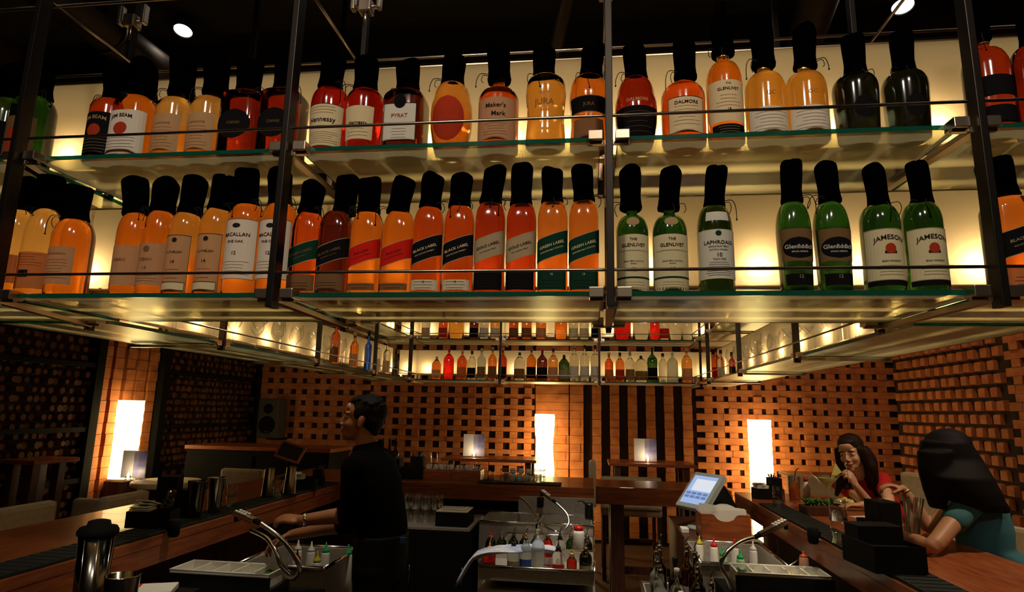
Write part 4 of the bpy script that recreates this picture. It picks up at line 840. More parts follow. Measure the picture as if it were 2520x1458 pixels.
for q in ((1207, 'green', 'cap_red', 'l_red', 'green bottle with a red label, left end of the rear well'), (1234, 'green', 'steel', 'l_white', 'green bottle with a white neck label in the rear well'), (1263, 'dkgreen', 'cap_black', None, 'dark bottle with a silver pourer in the rear well'), (1290, 'smoke', 'steel', None, 'dark bottle with a pourer behind the towel'), (1318, 'green', 'steel', 'l_white', 'green bottle with a white label right in the rear well'),
          (1348, 'red', 'steel', None, 'red tinted bottle in the rear well'), (1378, 'bottle_clear', 'cap_black', None, 'clear bottle in the rear well under the hose loop'), (1405, 'green', 'steel', 'l_gold', 'dark green bottle in the rear well near the right corner'), (1445, 'smoke', 'steel', None, 'dark bottle at the right end of the rear well')):
    well(q[0], 1318, 4.22, .743, .034, *q[1:])
p = at(1424, 1340, Y=4.15); t = E('squeeze_bottle', 'tall white bottle with a red cap among the rear well bottles', 'bottle', (p.x, 4.13, .743)); MB().lathe([(.036, 0), (.036, .18), (.03, .20)], 18).build('bottle', 'plastic_white', t); MB().lathe([(.03, .20), (.03, .22), (.012, .23)], 16).build('cap', 'cap_red', t)
# rack of bottles left of the right ice bin
tr = bin_(.27, 3.02, .585, 3.62, .78, .12, 'steel speed rack of bottles at the left of the right ice bin', 'speed_rack'); MB().box((-.13, -.27, -.66), (.13, .27, 0), .003).build('stand', 'black', tr)
k = 0
for (x, y, h, mt, cp, lb, tx) in ((.32, 3.10, .30, 'frost', 'steel', 'l_white', 'clear bottle at the near left of the speed rack'), (.41, 3.09, .21, 'bottle_clear', 'plastic_white', 'l_white', 'short clear bottle with a white and red cap, speed rack'), (.49, 3.09, .21, 'bottle_clear', 'cap_red', 'l_white', 'short clear bottle with a red cap at the near side of the speed rack'), (.55, 3.12, .25, 'bottle_clear', 'steel', None, 'clear bottle at the near right of the speed rack'),
    (.32, 3.22, .31, 'bottle_clear', 'steel', 'l_cream', 'clear bottle with a cream label, second row of the speed rack'), (.41, 3.22, .28, 'bottle_clear', 'plastic_white', None, 'clear bottle with a white cap, second row of the speed rack'), (.51, 3.24, .29, 'smoke', 'steel', 'l_tan', 'dark bottle with a tan label in the speed rack'),
    (.33, 3.35, .33, 'frost', 'steel', None, 'tall pale bottle, third row of the speed rack'), (.42, 3.36, .30, 'smoke', 'cap_black', 'l_cream', 'dark bottle with a cream label, third row of the speed rack'), (.52, 3.37, .33, 'dark', 'steel', 'l_tan', 'dark brown bottle near the bin side of the speed rack'), (.36, 3.5, .33, 'smoke', 'steel', None, 'black bottle at the back left of the speed rack'), (.5, 3.5, .33, 'dark', 'steel', 'l_white', 'dark bottle at the back right of the speed rack')):
    small(0, .07, 0, mt, cp, tx, lb, z=.673-GT, X=x, y=y, hgt=h, name='well_bottle', pour=cp == 'steel', group='bottles in the speed rack')
# towel over the well
mb = MB(); v = []; f = []; nx, ny = 26, 12; A, B = at(1150, 1383, Y=3.46), at(1290, 1328, Y=3.9)
mat('towel', rough=.9, noise_=(1.2, (1, 26, 1), (.80, .80, .78), (.30, .36, .62)))
for i in range(nx+1):
    for j in range(ny+1):
        s_, q = i/nx, j/ny-.5; p = Vector((-.70+.50*s_, 3.47+.28*s_+q*.16*(1-.3*s_), .872+.05*sin(s_*pi)+.012*sin(q*14+s_*9)+(-.10*(max(0, .16-s_)/.16)**1.4)+.05*max(0, s_-.6)))
        v.append(p)
for i in range(nx):
    for j in range(ny): a_ = i*(ny+1)+j; f.append((a_, a_+1, a_+ny+2, a_+ny+1))
mb.add(v, f, True); o = mb.build('towel', 'towel', label='white towel with blue stripes twisted over the left of the bottle well', cat='towel'); md = o.modifiers.new('thickness', 'SOLIDIFY'); md.thickness = .006
# upturned glasses under the back counter
def tumbler_mesh(r0, r1, h):
    return MB().lathe([(.001, .006), (r0-.001, .006), (r0, 0), (r1, h), (r1-.0015, h)], 20, cap=False)
tm = tumbler_mesh(.034, .031, .095).build('rocks_glass', 'clear', label='x', cat='glass', group='upturned glasses under the back counter'); first = True
for cx in range(5):
    for cyy in range(2):
        for l in range(2):
            o = tm if first else tm.copy()
            if not first: COL.objects.link(o)
            first = False; o.location = (-1.46+cx*.078, 4.72+cyy*.085, .846+l*.0965)
            o['label'] = f'upturned rocks glass, {("lower", "upper")[l]} layer, {("front", "back")[cyy]} row of the stack, {ORD[cx]} from the left'
# till drawer box with receipts
p = at(1140, 1235, Y=4.75); t = E('receipt_tray', 'black box with cream slips on top under the back counter', 'box', (-1.0, 4.72, .846))
MB().box((-.12, -.13, 0), (.12, .13, .1), .005).build('body', 'black', t); MB().box((-.115, -.125, .1), (.115, .125, .106)).build('lid', 'cream', t)
for i in range(5): MB().obox((-.08+i*.04, 0, .109+i*.0006), (.035, .16, .001), Matrix.Rotation(.3-.1*i, 3, 'Z')).build('slip', 'plastic_white', t)
mb = MB().lathe([(.03, 0), (.035, .02), (.033, .1), (.03, .12)], 18); mb.tube([(-.02, 0, .1), (-.05, 0, .13), (-.09, 0, .13)], .006, 8); mb.build('syrup_jug', 'black_gloss', label='small black jug at the right end of the sinks', cat='jug').location = (-.01, 5.0, .872)
# blender jar and mixing tin, lower left
p = at(232, 1380, Y=2.2); t = E('blender_jar', 'steel blender jar with a black lid at the lower left', 'blender jar', (p.x, 2.2, .801))
MB().lathe([(.042, 0), (.042, .01), (.047, .02), (.060, .40), (.058, .40), (.045, .03), (.001, .03)], 28).build('jar', 'steel_dark', t)
MB().lathe([(.063, .395), (.068, .40), (.068, .412), (.06, .425), (.04, .43), (.036, .445), (.02, .45)], 28).build('lid', 'black', t)
mb = MB(); [mb.cyl((.047*cos(a), .047*sin(a), .05), (.059*cos(a), .059*sin(a), .39), .002, n=6) for a in [k*pi/4 for k in range(8)]]; mb.build('flute', 'steel_bright', t)
def tin(x, y, z, label, h=.175, r=.044, mt='steel', up=1):
    o = MB().lathe([(r*.68, 0), (r*.72, .004), (r, h-.004), (r*1.03, h), (r*.96, h), (r*.68, .008), (.001, .008)] if up > 0 else [(r*1.03, 0), (r, .005), (r*.74, h-.006), (r*.66, h)], 28).build('shaker_tin', mt, label=label, cat='shaker'); o.location = (x, y, z); return o
p = at(305, 1400, Y=2.1); tin(p.x, 2.1, .801, 'open steel mixing tin beside the blender jar', .29, .055)
p = at(385, 1430, Y=2.35); t = E('napkin_stack', 'white and red paper packet at the bottom left below the tray', 'napkins', (-1.68, 2.38, .952)); MB().box((-.14, -.1, -.151), (.12, .1, 0), .004).build('carton', 'black', t); MB().obox((0, 0, .012), (.13, .13, .022), Matrix.Rotation(.4, 3, 'Z'), .003).build('packet', 'plastic_white', t); MB().obox((-.09, .05, .008), (.1, .04, .014), Matrix.Rotation(.4, 3, 'Z'), .002).build('red_band', 'l_red', t)
ZC = CT+.0005; ZM = CT+.0160
# caddies: black box holding napkins and straws
mat('napkin', (.75, .74, .7), .8)
def caddy(x, y, rz, label, straws=True, nap=True, s=1.0, z=ZM):
    t = E('bar_caddy', label, 'caddy', (x, y, z), rz); mb = MB(); a, b, h = .1*s, .06*s, .075*s
    mb.box((-a, -b, 0), (a, b, .006)); mb.box((-a, -b, .006), (a, -b+.004, h)); mb.box((-a, b-.004, .006), (a, b, h)); mb.box((-a, -b+.004, .006), (-a+.004, b-.004, h)); mb.box((a-.004, -b+.004, .006), (a, b-.004, h)); mb.box((.0, -b+.004, .006), (.004, b-.004, h*1.0))
    mb.build('box', 'black', t)
    if nap:
        mb = MB(); [mb.obox((-a/2, 0, .012+i*.010), (a*.86, b*1.7, .007), Matrix.Rotation(.05*(i % 3-1), 3, 'Z'), .002) for i in range(9)]; [mb.obox((-a/2+random.uniform(-.02, .02), random.uniform(-.02, .02), h+.01+i*.008), (a*.7, b*1.5, .006), Matrix.Rotation(random.uniform(-.6, .6), 3, 'Z') @ Matrix.Rotation(random.uniform(-.35, .35), 3, 'X'), .002) for i in range(4)]; mb.build('napkin', 'plastic_white', t, kind='stuff')
    if straws:
        q = MB().box((.01, -b*.8, .008), (a-.008, b*.8, .15*s), .002); q.build('straw_cup', 'black', t); mb = MB()
        for i in range(14): mb.cyl((.02+random.random()*a*.6, random.uniform(-b, b)*.6, .02), (.02+random.random()*a*.75, random.uniform(-b, b)*.8, .165*s+random.random()*.02), .003, n=6)
        mb.build('straws', 'black_gloss', t, kind='stuff')
caddy(-2.11, 2.90, .25, 'black caddy with a pile of folded white napkins on the left counter', False)
t = E('bar_caddy', 'tall black straw holder behind the white napkins on the left counter', 'caddy', (-2.23, 3.17, ZM-.0155), .3); MB().box((-.05, -.05, 0), (.05, .05, .22), .004).build('tall_box', 'black', t); MB().box((.052, -.045, 0), (.10, .045, .15), .004).build('side_pocket', 'black', t)
caddy(-2.06, 4.42, .2, 'black napkin caddy left of the bartender head of the counter', False, True, .9); caddy(-2.09, 4.62, .1, 'small black straw caddy beyond the napkins near the bartender', True, False, .8)
tin(-2.075, 3.17, ZM, 'steel shaker tin on the left counter mat, darker one of the pair', .185, .046, 'steel_dark'); tin(-2.07, 3.34, ZM, 'bright steel shaker tin on the left counter mat', .185, .046, 'steel')
def tumbler(x, y, z, label, r0=.028, r1=.035, h=.11): o = MB().lathe([(.001, .008), (r0-.001, .008), (r0, 0), (r1, h), (r1-.0015, h)], 20, cap=False).build('tumbler', 'clear', label=label, cat='glass'); o.location = (x, y, z); return o
tumbler(-2.05, 3.47, ZM, 'stacked clear shot glass on the left counter, lower of the two', .024, .028, .065); tumbler(-2.05, 3.47, ZM+.0655, 'clear shot glass standing on another one on the left counter', .024, .028, .065); tumbler(-2.14, 3.04, ZM, 'tall glass of straws tips behind the shaker tins', .03, .034, .15)
tin(-2.1, 3.98, ZM, 'dark upturned shaker tin at the far part of the left counter', .18, .042, 'steel_dark', -1); tin(-2.02, 4.12, ZM, 'second dark upturned shaker tin at the far part of the left counter', .18, .042, 'steel_dark', -1); tumbler(-2.02, 3.95, ZM, 'clear mixing glass in front of the dark shaker tins')
# back counter items
Y5 = 5.5
def on_back(px, Y=Y5): return at(px, 1170, Y=Y).x
for i, (px, mt, tx) in enumerate(((938, 'smoke', 'dark bottle at the left of the group of three behind the bartender neck'), (955, 'green', 'bright green bottle behind the bartender shoulder'), (970, 'dkgreen', 'dark green bottle right of the bright green one'))): small(0, .07, 0, mt, 'cap_black', tx, None, z=CT-GT, X=on_back(px, 5.8), y=5.8, hgt=.32, sh=.55)
caddy(on_back(1012), 5.45, .1, 'black caddy with tall clear straws on the back counter', True, False, 1.25, ZC); caddy(on_back(958, 5.4), 5.4, 0, 'black caddy on the back counter just right of the bartender shoulder', True, True, 1.1, ZC)
for i in range(4): put_glass('wine' if i % 2 else 'martini', on_back(1050, 5.55)+i*.0, 5.45+i*.11, ZC, f'stem glass on the back counter beside the black caddy, {ORD[i]} from the front', 'stem glasses on the back counter')
for x, tx in ((1082, 'left'), (1152, 'right')):
    t = E('wooden_caddy', f'{tx} one of two reddish wooden caddies of packets on the back counter', 'caddy', (on_back(x), 5.5, ZC)); mb = MB(); a, b, h = .125, .09, .085
    mb.box((-a, -b, 0), (a, b, .008)); mb.box((-a, -b, .008), (a, -b+.008, h)); mb.box((-a, b-.008, .008), (a, b, h)); mb.box((-a, -b+.008, .008), (-a+.008, b-.008, h)); mb.box((a-.008, -b+.008, .008), (a, b-.008, h)); mb.box((-.004, -b+.008, .008), (.004, b-.008, h)); mb.build('box', 'wood', t)
    mb = MB(); [mb.obox((-.105+i*.023, random.uniform(-.03, .03), .075), (.004, .08, .09), Matrix.Rotation(random.uniform(-.2, .2), 3, 'Y')) for i in range(10)]; mb.build('packets', 'napkin', t, kind='stuff')
    mb = MB(); mb.cyl((.06, 0, .1), (.075, -.01, .16), .002, n=6); mb.ball((.06, 0, .1), .012, 8, 6); mb.build('spoon', 'steel_bright', t)
for i, x in enumerate((1196, 1208)): tumbler(on_back(x, 5.4), 5.4, ZC, f'short clear glass on the back counter left of the cup basket, {ORD[i]} of two', .028, .036, .09)
# cup basket: wire basket of upturned cups
cxb = on_back(1286, 5.32); t = E('cup_basket', 'oval wire basket on the back counter holding white cups and small glasses', 'basket', (cxb, 5.32, ZM)); mb = MB(); N = 36
ell = lambda k, z, s=1: Vector((.19*s*cos(2*pi*k/N), .09*s*sin(2*pi*k/N), z))
for z in (.004, .05, .10): mb.tube([ell(k, z) for k in range(N+1)], .0028, 6, 1)
for k in range(0, N, 2): mb.cyl(ell(k, .004), ell(k, .10), .0018, n=5)
for k in range(-7, 8): yy = .09*sqrt(max(0, 1-(k*.025/.19)**2)); mb.cyl((k*.025, -yy, .004), (k*.025, yy, .004), .0015, n=5)
mb.build('wire', 'bar_steel', t)
n = 0
for i in range(6):
    for j in range(2):
        x, y = cxb-.135+i*.054, 5.29+j*.062
        if i in (1, 2, 3) : o = MB().lathe([(.027, 0), (.025, .03), (.017, .052), (.012, .055)], 18).build('cup', 'plastic_white', label=f'upturned white cup in the wire basket, {ORD[i]} from the left, {("front", "back")[j]} row', cat='cup', group='cups in the basket')
        else: o = MB().lathe([(.022, 0), (.026, .062), (.024, .062), (.020, .006), (.001, .006)], 18).build('small_glass', 'clear', label=f'small glass in the wire basket, {ORD[i]} from the left, {("front", "back")[j]} row', cat='glass', group='small glasses in the basket')
        o.location = (x, y, ZM+.0065)
for i, (px, dy) in enumerate(((1262, 0), (1282, .01), (1300, 0))):
    o = MB().ball((0, 0, .022), .026, 12, 8, (1, 1, .85)).build('cup', 'plastic_white', label=f'round white cup on top of the others in the basket, {ORD[i]} from the left', cat='cup', group='cups in the basket'); o.location = (on_back(px, 5.32), 5.32+dy, ZM+.062)
# payment screen, printer, wooden box
c = at(1725, 1212, Y=4.75); t = E('payment_screen', 'grey touch screen till facing left, tilted, on the dark cabinet', 'till', (c.x, 4.75, .8805)); rz = Matrix.Rotation(radians(-56), 3, 'Z') @ Matrix.Rotation(radians(-42), 3, 'X'); o_ = Vector((0, 0, c.z-.88))
mat('till_grey', (.42, .46, .44), .4); mat('screen_lit', (.02, .03, .05), .2, emit=(.45, .62, 1), es=.75); mat('screen_win', (.1, .1, .1), .3, emit=(.85, .9, 1), es=.8); mat('screen_btn', (.1, .1, .1), .3, emit=(.2, .35, .8), es=.5)
MB().obox(o_, (.29, .045, .31), rz, .012).build('housing', 'till_grey', t); s_ = MB().obox(o_+rz @ Vector((0, -.0235, 0)), (.23, .003, .24), rz).build('screen', 'screen_lit', t)
MB().obox(o_+rz @ Vector((.02, -.0255, .04)), (.19, .001, .10), rz).build('window', 'screen_win', s_)
mb = MB(); [mb.obox(o_+rz @ Vector((-.08+i*.055, -.0255, -.035-.03*j)), (.045, .001, .022), rz) for i in range(4) for j in range(2)]; mb.build('buttons', 'screen_btn', s_)
mb = MB(); mb.lathe([(.11, 0), (.10, .02), (.035, .05), (.03, c.z-.93)], 20); mb.build('stand', 'till_grey', t)
c = at(1786, 1240, Y=4.55); t = E('receipt_printer', 'small dark printer with grey top beside the payment screen', 'printer', (c.x, 4.62, .8805)); MB().box((-.07, -.09, 0), (.10, .09, .15), .02).build('body', 'black_gloss', t); MB().lathe([(.075, .15), (.07, .175), (.03, .19)], 20).build('dome', 'till_grey', t); MB().box((-.09, -.12, .04), (-.03, -.085, .15), .004).build('pouch', 'plastic_white', t); MB().box((.02, -.092, .06), (.08, -.09, .10)).build('label_plate', 'l_tan', t)
c0, c1 = at(1727, 1330, Y=4.34), at(1850, 1330, Y=4.34); xm, hw_ = (c0.x+c1.x)/2, (c1.x-c0.x)/2; ht = at(1790, 1268, Y=4.34).z-.8805
t = E('menu_box', 'reddish wooden box with a round cut-out holding white menu cards', 'box', (xm, 4.45, .8805)); v = []; ys = (-.11, -.098); n_ = 18
mb = MB(); mb.box((-hw_, -.098, 0), (-hw_+.012, .11, ht)); mb.box((hw_-.012, -.098, 0), (hw_, .11, ht)); mb.box((-hw_+.012, .098, 0), (hw_-.012, .11, ht)); mb.box((-hw_, -.098, 0), (hw_, .11, .012))
for i in range(n_):     # front with the dip
    a_, b_ = -hw_+2*hw_*i/n_, -hw_+2*hw_*(i+1)/n_; f_ = lambda x: ht-.045*max(0, 1-(x/(hw_*.45))**2)**.5
    mb.add([(x, y, z) for x in (a_, b_) for y in ys for z in (0, 0)][:0] or [(a_, ys[0], 0), (b_, ys[0], 0), (b_, ys[0], f_(b_)), (a_, ys[0], f_(a_)), (a_, ys[1], 0), (b_, ys[1], 0), (b_, ys[1], f_(b_)), (a_, ys[1], f_(a_))], [(0, 1, 2, 3), (5, 4, 7, 6), (3, 2, 6, 7), (0, 4, 5, 1)])
mb.build('box', 'wood', t)
for i in range(6): MB().obox((random.uniform(-.01, .02), -.08+i*.03, ht*.55+.01+i*.002), (hw_*1.75, .003, ht*1.05), Matrix.Rotation(.03*i-.05, 3, 'Y')).build('menu_card', 'plastic_white', t)
mb = MB(); [mb.obox((0, -.12+i*.05, .12), (.2, .014, .26), Matrix.Rotation(-.5, 3, 'Y') , .003) for i in range(4)]; o = mb.build('menu_folders', 'black_gloss', label='black menu folders leaning behind the payment screen', cat='folder'); o.location = (.95, 4.95, .8905)
t = E('cup_tray', 'small white and silver things on the corner left of the wooden box', 'tray', (.64, 4.60, .8805)); MB().box((-.02, -.05, 0), (.03, .05, .03), .004).build('dish', 'plastic_white', t)

a, b = at(1934, 1400, Y=3.62), at(1994, 1366, Y=3.80); mb = MB(); mb.cyl((0, 0, 0), b-a, .009); mb.cyl((0, 0, 0), (0, 0, .8205-a.z), .007); mb.ball((0, 0, 0), .011, 10, 8)
mb.build('tap_lever', 'steel_bright', label='slanting chrome lever right of the garnish tray', cat='lever').location = a
# ================================================================ seating, tables and things beyond the bar
def chair(x, y, rz, label, seat=.72, top=1.14, w=.46):
    t = E('bar_chair', label, 'chair', (x, y, 0), rz, 'cream upholstered bar chairs'); h = w/2     # faces +y
    MB().box((-h, -h, seat-.09), (h, h, seat), .025).build('seat', 'upholstery', t)
    MB().box((-h, -h-.03, seat-.02), (h, -h+.05, top), .03).build('backrest', 'upholstery', t)
    for sx in (-1, 1):
        for sy in (-1, 1): MB().box((sx*(h-.03)-.02, sy*(h-.03)-.02, 0), (sx*(h-.03)+.02, sy*(h-.03)+.02, seat-.09)).build('leg', 'wood_dark', t)
    MB().box((-h+.05, h-.04, .28), (h-.05, h-.015, .31)).build('foot_rail', 'wood_dark', t)
    return t
R90 = pi/2
chair(-3.12, 3.42, -R90, 'cream chair at the left counter whose back fills the left edge of the picture', top=1.065, w=.56)
p = at(590, 1175, X=-3.2); chair(-3.38, 5.64, pi*.98, 'cream chair back showing above the left counter behind the shaker tins', seat=.66, top=1.07)
chair(2.42, 2.95, R90, 'cream chair behind the woman in the blue top at the right edge', top=1.28, w=.5)
chair(2.35, 3.55, R90+.1, 'cream chair the woman in the blue top sits on', seat=.70, top=1.05)
chair(2.75, 4.95, R90+.3, 'cream chair the woman in red sits on', seat=.66, top=.95)
p = at(2243, 1200, Y=5.6); chair(p.x, 5.6, R90+.5, 'empty cream chair between the two women', top=1.23, w=.5)
p = at(2005, 1170, Y=6.6); chair(p.x, 6.6, 2.9, 'cream chair in the distance left of the woman in red', top=1.1)
p = at(1545, 1175, Y=7.3); chair(p.x, 7.05, 0, 'cream chair at the far high table with a candle on the right', top=1.03, w=.62)
p = at(1408, 1155, Y=7.0); chair(p.x, 7.0, R90, 'dark edged chair seen side on between the two far tables', top=1.16)
def table(x, y, w, d, z, label, mt='wood', leg='wood_dark', name='high_table'):
    t = E(name, label, 'table', (x, y, 0)); MB().box((-w/2, -d/2, z-.035), (w/2, d/2, z), .006).build('table_top', mt, t)
    for sx in (-1, 1):
        for sy in (-1, 1): MB().box((sx*(w/2-.1)-.035, sy*(d/2-.1)-.035, 0), (sx*(w/2-.1)+.035, sy*(d/2-.1)+.035, z-.035)).build('leg', leg, t)
    return t
def card(px, Y, z, label):
    c = at(px, 1110, Y=Y); t = E('menu_stand', label, 'table card', (c.x, Y, z)); a = .13
    mat('card_photo', rough=.4, noise_=(5, (1, 1, 1), (.55, .5, .5), (.08, .1, .35))) if 'card_photo' not in M else 0
    MB().box((-a, -.006, .012), (-.005, .006, .27), .002).build('pale_page', 'plastic_white', t); MB().box((-.005, -.006, .012), (a, .006, .27), .002).build('photo_page', 'card_photo', t); MB().box((-a, -.03, 0), (a, .03, .012), .002).build('foot', 'clear', t)
    k = E('candle', 'small lit candle in front of the '+('far left' if 1000 < px < 1300 else 'far right' if px > 1000 else 'near left')+' table card', 'candle', (c.x+.02, Y-.09, z)); MB().lathe([(.025, 0), (.028, .04), (.026, .04), (.022, .004)], 16).build('cup', 'clear', k); MB().lathe([(.006, .02), (.012, .035), (.008, .055), (.001, .075)], 12).build('flame', 'flame', k); lamp('candle_light', 'POINT', (0, -.005, .07), .8, (1, .75, .5), k, .012)
mat('flame', emit=(1, .8, .5), es=14)
for a, b, tx, pc in ((1092, 1322, 'far high wooden table with a lit card, behind the back counter on the left', 1166), (1497, 1708, 'far high wooden table with a lit card, right of the ribbed wall lamp', 1588)):
    x0, x1 = at(a, 1135, Y=7.5).x, at(b, 1138, Y=7.5).x; table((x0+x1)/2, 7.65, x1-x0, .62, 1.12, tx); card(pc, 7.55, 1.1205, 'candlelit upright table card with a blue photograph page, '+('left of the wavy lamp' if pc < 1300 else 'in front of the ribbed wall'))
x0, x1 = at(1960, 1150, Y=7.0).x, at(2060, 1150, Y=7.0).x; table((x0+x1)/2+.2, 7.2, .9, .6, 1.08, 'high wooden table behind the orange drink near the right lamp')
table(-4.68, 4.88, .38, .46, 1.20, 'high dark wooden table at the left edge behind the counter'); chair(-4.62, 4.30, .0, 'cream chair in front of the high table at the left edge', top=1.0, w=.5); chair(-3.75, 4.50, R90, 'cream chair beside the high table at the left edge', top=1.0)
p = at(275, 1190, X=-4.2); t = E('low_table', 'cream topped table glowing under the left column lamp', 'table', (-4.06, 5.72, 0)); MB().lathe([(.30, .90), (.31, .91), (.31, .94), (.30, .95)], 40).build('table_top', 'cream', t); MB().cyl((0, 0, .02), (0, 0, .90), .04).build('pedestal', 'steel_dark', t); MB().lathe([(.25, 0), (.25, .015), (.05, .03)], 30).build('foot', 'steel_dark', t)
card(335, 5.72, .9505, 'table card on the cream table by the left lamp')
chair(-3.97, 5.06, 0, 'cream chair tucked in front of the cream table by the left lamp', seat=.62, top=.90, w=.5)
# host cabinet, speaker, small screen
t = E('host_cabinet', 'large dark cabinet with a reddish top edge behind the left counter', 'cabinet', (-3.45, 6.5, 0)); MB().box((-.80, -.25, 0), (.78, .3, 1.215), .004).build('body', 'black', t); MB().box((-.82, -.27, 1.215), (.80, .32, 1.255), .004).build('top', 'wood', t); MB().box((-.8, -.262, .1), (-.05, -.2505, 1.16)).build('door', 'black', t); MB().box((.0, -.262, .1), (.74, -.2505, 1.16)).build('door', 'black', t)
c = at(660, 1030, Y=8.2); t = E('wall_speaker', 'grey loudspeaker on the woven wall left of the bartender', 'speaker', (c.x, 8.3, c.z)); MB().box((-.15, -.12, -.27), (.15, .12, .27), .02).build('cabinet', 'till_grey', t, label='grey moulded cabinet'); 
for k in t.children: k.data.materials[0] = mat('speaker_grey', (.045, .04, .035), .7)
MB().lathe([(.118, 0), (.12, .006), (.10, .008), (.03, -.02)], 30, (0, -.121, -.09), ax=(0, -1, 0)).build('woofer', 'black', t); MB().lathe([(.07, 0), (.04, -.01), (.02, .004)], 24, (0, -.121, .13), ax=(0, -1, 0)).build('tweeter', 'black', t)
MB().box((-.12, .12, -.30), (.12, .29, -.27)).build('bracket', 'black', t); MB().box((-.03, -.128, -.20), (.03, -.1255, -.18)).build('badge', 'steel_bright', t)
c = at(728, 1112, Y=5.2); t = E('order_screen', 'small tilted screen with a reddish frame behind the left counter', 'screen', (c.x, 5.10, CT+.0005)); rz = Matrix.Rotation(.35, 3, 'Z') @ Matrix.Rotation(-.5, 3, 'X') @ Matrix.Rotation(.35, 3, 'Y'); zc = c.z-CT
MB().obox((0, 0, zc), (.22, .025, .16), rz, .006).build('frame', 'wood', t); MB().obox(Vector((0, 0, zc))+rz @ Vector((0, -.014, 0)), (.18, .002, .12), rz).build('screen', 'black_gloss', t); MB().lathe([(.08, 0), (.07, .01), (.02, .03), (.018, zc-.02)], 16).build('stand', 'black', t)
# ---------------------------------------------------------------- things on the right counter
def onr(px, py, z=CT): return at(px, py, Z=z)
def drink(px, py, mt, label, kind='high', z=ZC):
    p = onr(px, py); t = E('cocktail', label, 'drink', (p.x, p.y, z)); t.scale = (1.2,)*3
    if kind == 'high':
        MB().lathe([(.03, 0), (.034, .15), (.032, .15), (.028, .01), (.001, .01)], 20).build('glass', 'clear', t); MB().lathe([(.0275, .012), (.0305, .115)], 20).build('drink', mt, t); MB().tube([(.0, .01, .05), (.01, .0, .17), (.03, -.01, .20)], .0025, 6).build('straw', 'black', t)
    else:
        MB().lathe([(.04, 0), (.04, .003), (.008, .008), (.004, .02), (.004, .12), (.008, .13), (.075, .20), (.073, .20), (.006, .132), (.001, .13)], 24).build('glass', 'clear', t); MB().lathe([(.006, .135), (.052, .178)], 24).build('drink', mt, t); MB().add([(.02, .0, .17), (.08, 0, .21), (.05, 0, .26), (.02, .006, .17), (.08, .006, .21), (.05, .006, .26)], [(0, 1, 2), (5, 4, 3), (0, 3, 4, 1), (1, 4, 5, 2), (2, 5, 3, 0)]).build('garnish', 'lemon', t)
paper('juice', (.95, .34, .07), .6); paper('lime_drink', (.7, .68, .3), .6)
_n = drink(1957, 1238, 'juice', 'tall glass of orange cocktail with a straw on the right counter')
_m = drink(2040, 1262, 'lime_drink', 'martini glass of pale cocktail with a fruit wedge before the woman in red', 'martini')
p = onr(1985, 1226); t = E('sauce_bottle', 'small white sauce bottle with a red cap behind the orange drink', 'bottle', (p.x, p.y, ZC)); MB().lathe([(.025, 0), (.028, .01), (.028, .07), (.018, .1), (.014, .12)], 18).build('bottle', 'plastic_white', t); MB().lathe([(.017, .12), (.016, .15)], 16).build('cap', 'cap_red', t)
def on_right(f, px, py, *a, **k): p = onr(px, py); return f(p.x, p.y, *a, **k)
p = onr(2020, 1268); t = E('wooden_caddy', 'dark red wooden caddy of green herbs in front of the martini glass', 'caddy', (p.x, p.y, ZC), .1); MB().box((-.11, -.06, 0), (.11, .06, .055), .004).build('box', 'wood_dark', t); mb = MB()
for i in range(40): mb.ball((random.uniform(-.09, .09), random.uniform(-.045, .045), .055+random.uniform(0, .04)), random.uniform(.01, .02), 6, 4, (1, .5, .6), Matrix.Rotation(random.random()*3, 3, 'Y'))
mb.build('herbs', 'leaf', t, kind='stuff')
p = onr(2085, 1243); t = E('dinner_plate', 'white oval plate with pale food before the woman in red', 'plate', (p.x, p.y, ZC)); o = MB().lathe([(.07, 0), (.09, .004), (.145, .016), (.143, .020), (.085, .009), (.001, .008)], 36).build('plate', 'plastic_white', t); mb = MB()
for i in range(14): mb.ball((random.uniform(-.06, .05), random.uniform(-.05, .05), .016+random.random()*.02), .018, 8, 6, (1.2, .8, .6))
mb.build('food', 'lemon', t, kind='stuff')
p = onr(2150, 1278); t = E('paper_napkin', 'white paper napkin lying on the right counter', 'napkin', (p.x, p.y, ZC), .4); MB().box((-.10, -.09, 0), (.10, .09, .004), .001).build('napkin', 'plastic_white', t)
p = onr(2150, 1300); t = E('cutlery', 'pair of dark chopsticks beside the napkin on the right counter', 'chopsticks', (p.x-.02, p.y-.06, ZC)); [MB().cyl((-.1, k*.014, .004), (.1, .01+k*.014, .005), .003, n=8).build('chopstick', 'steel', t) for k in (0, 1)]
on_right(tumbler, 1917, 1255, ZM, 'upturned clear tumbler on the right mat, left of the herbs', .038, .033, .13)
on_right(tumbler, 2068, 1345, ZM, 'lower of two stacked clear tumblers on the right mat', .04, .036, .10); on_right(tumbler, 2068, 1345, ZM+.1005, 'upper of two stacked clear tumblers on the right mat', .04, .036, .10)
on_right(caddy, 1890, 1228, .1, 'small dark caddy near the far end of the right counter', True, True, 1.0, ZC); 
p = onr(2215, 1360); t = E('bar_caddy', 'tall black caddy on the right counter in front of the woman in blue', 'caddy', (p.x-.01, p.y+.12, ZC), .1); MB().box((-.05, -.07, 0), (.05, .07, .21), .004).build('tall_box', 'black', t); MB().box((-.09, -.075, 0), (-.052, .075, .12), .004).build('side_pocket', 'black', t); MB().box((-.03, -.072, .10), (.02, -.0705, .115)).build('badge', 'l_green', t)
p = onr(2195, 1410); t = E('bar_caddy', 'low stepped black caddy, nearest thing on the right counter', 'caddy', (p.x-.02, p.y+.02, ZM), .12); mb = MB(); a, b, h = .10, .12, .10
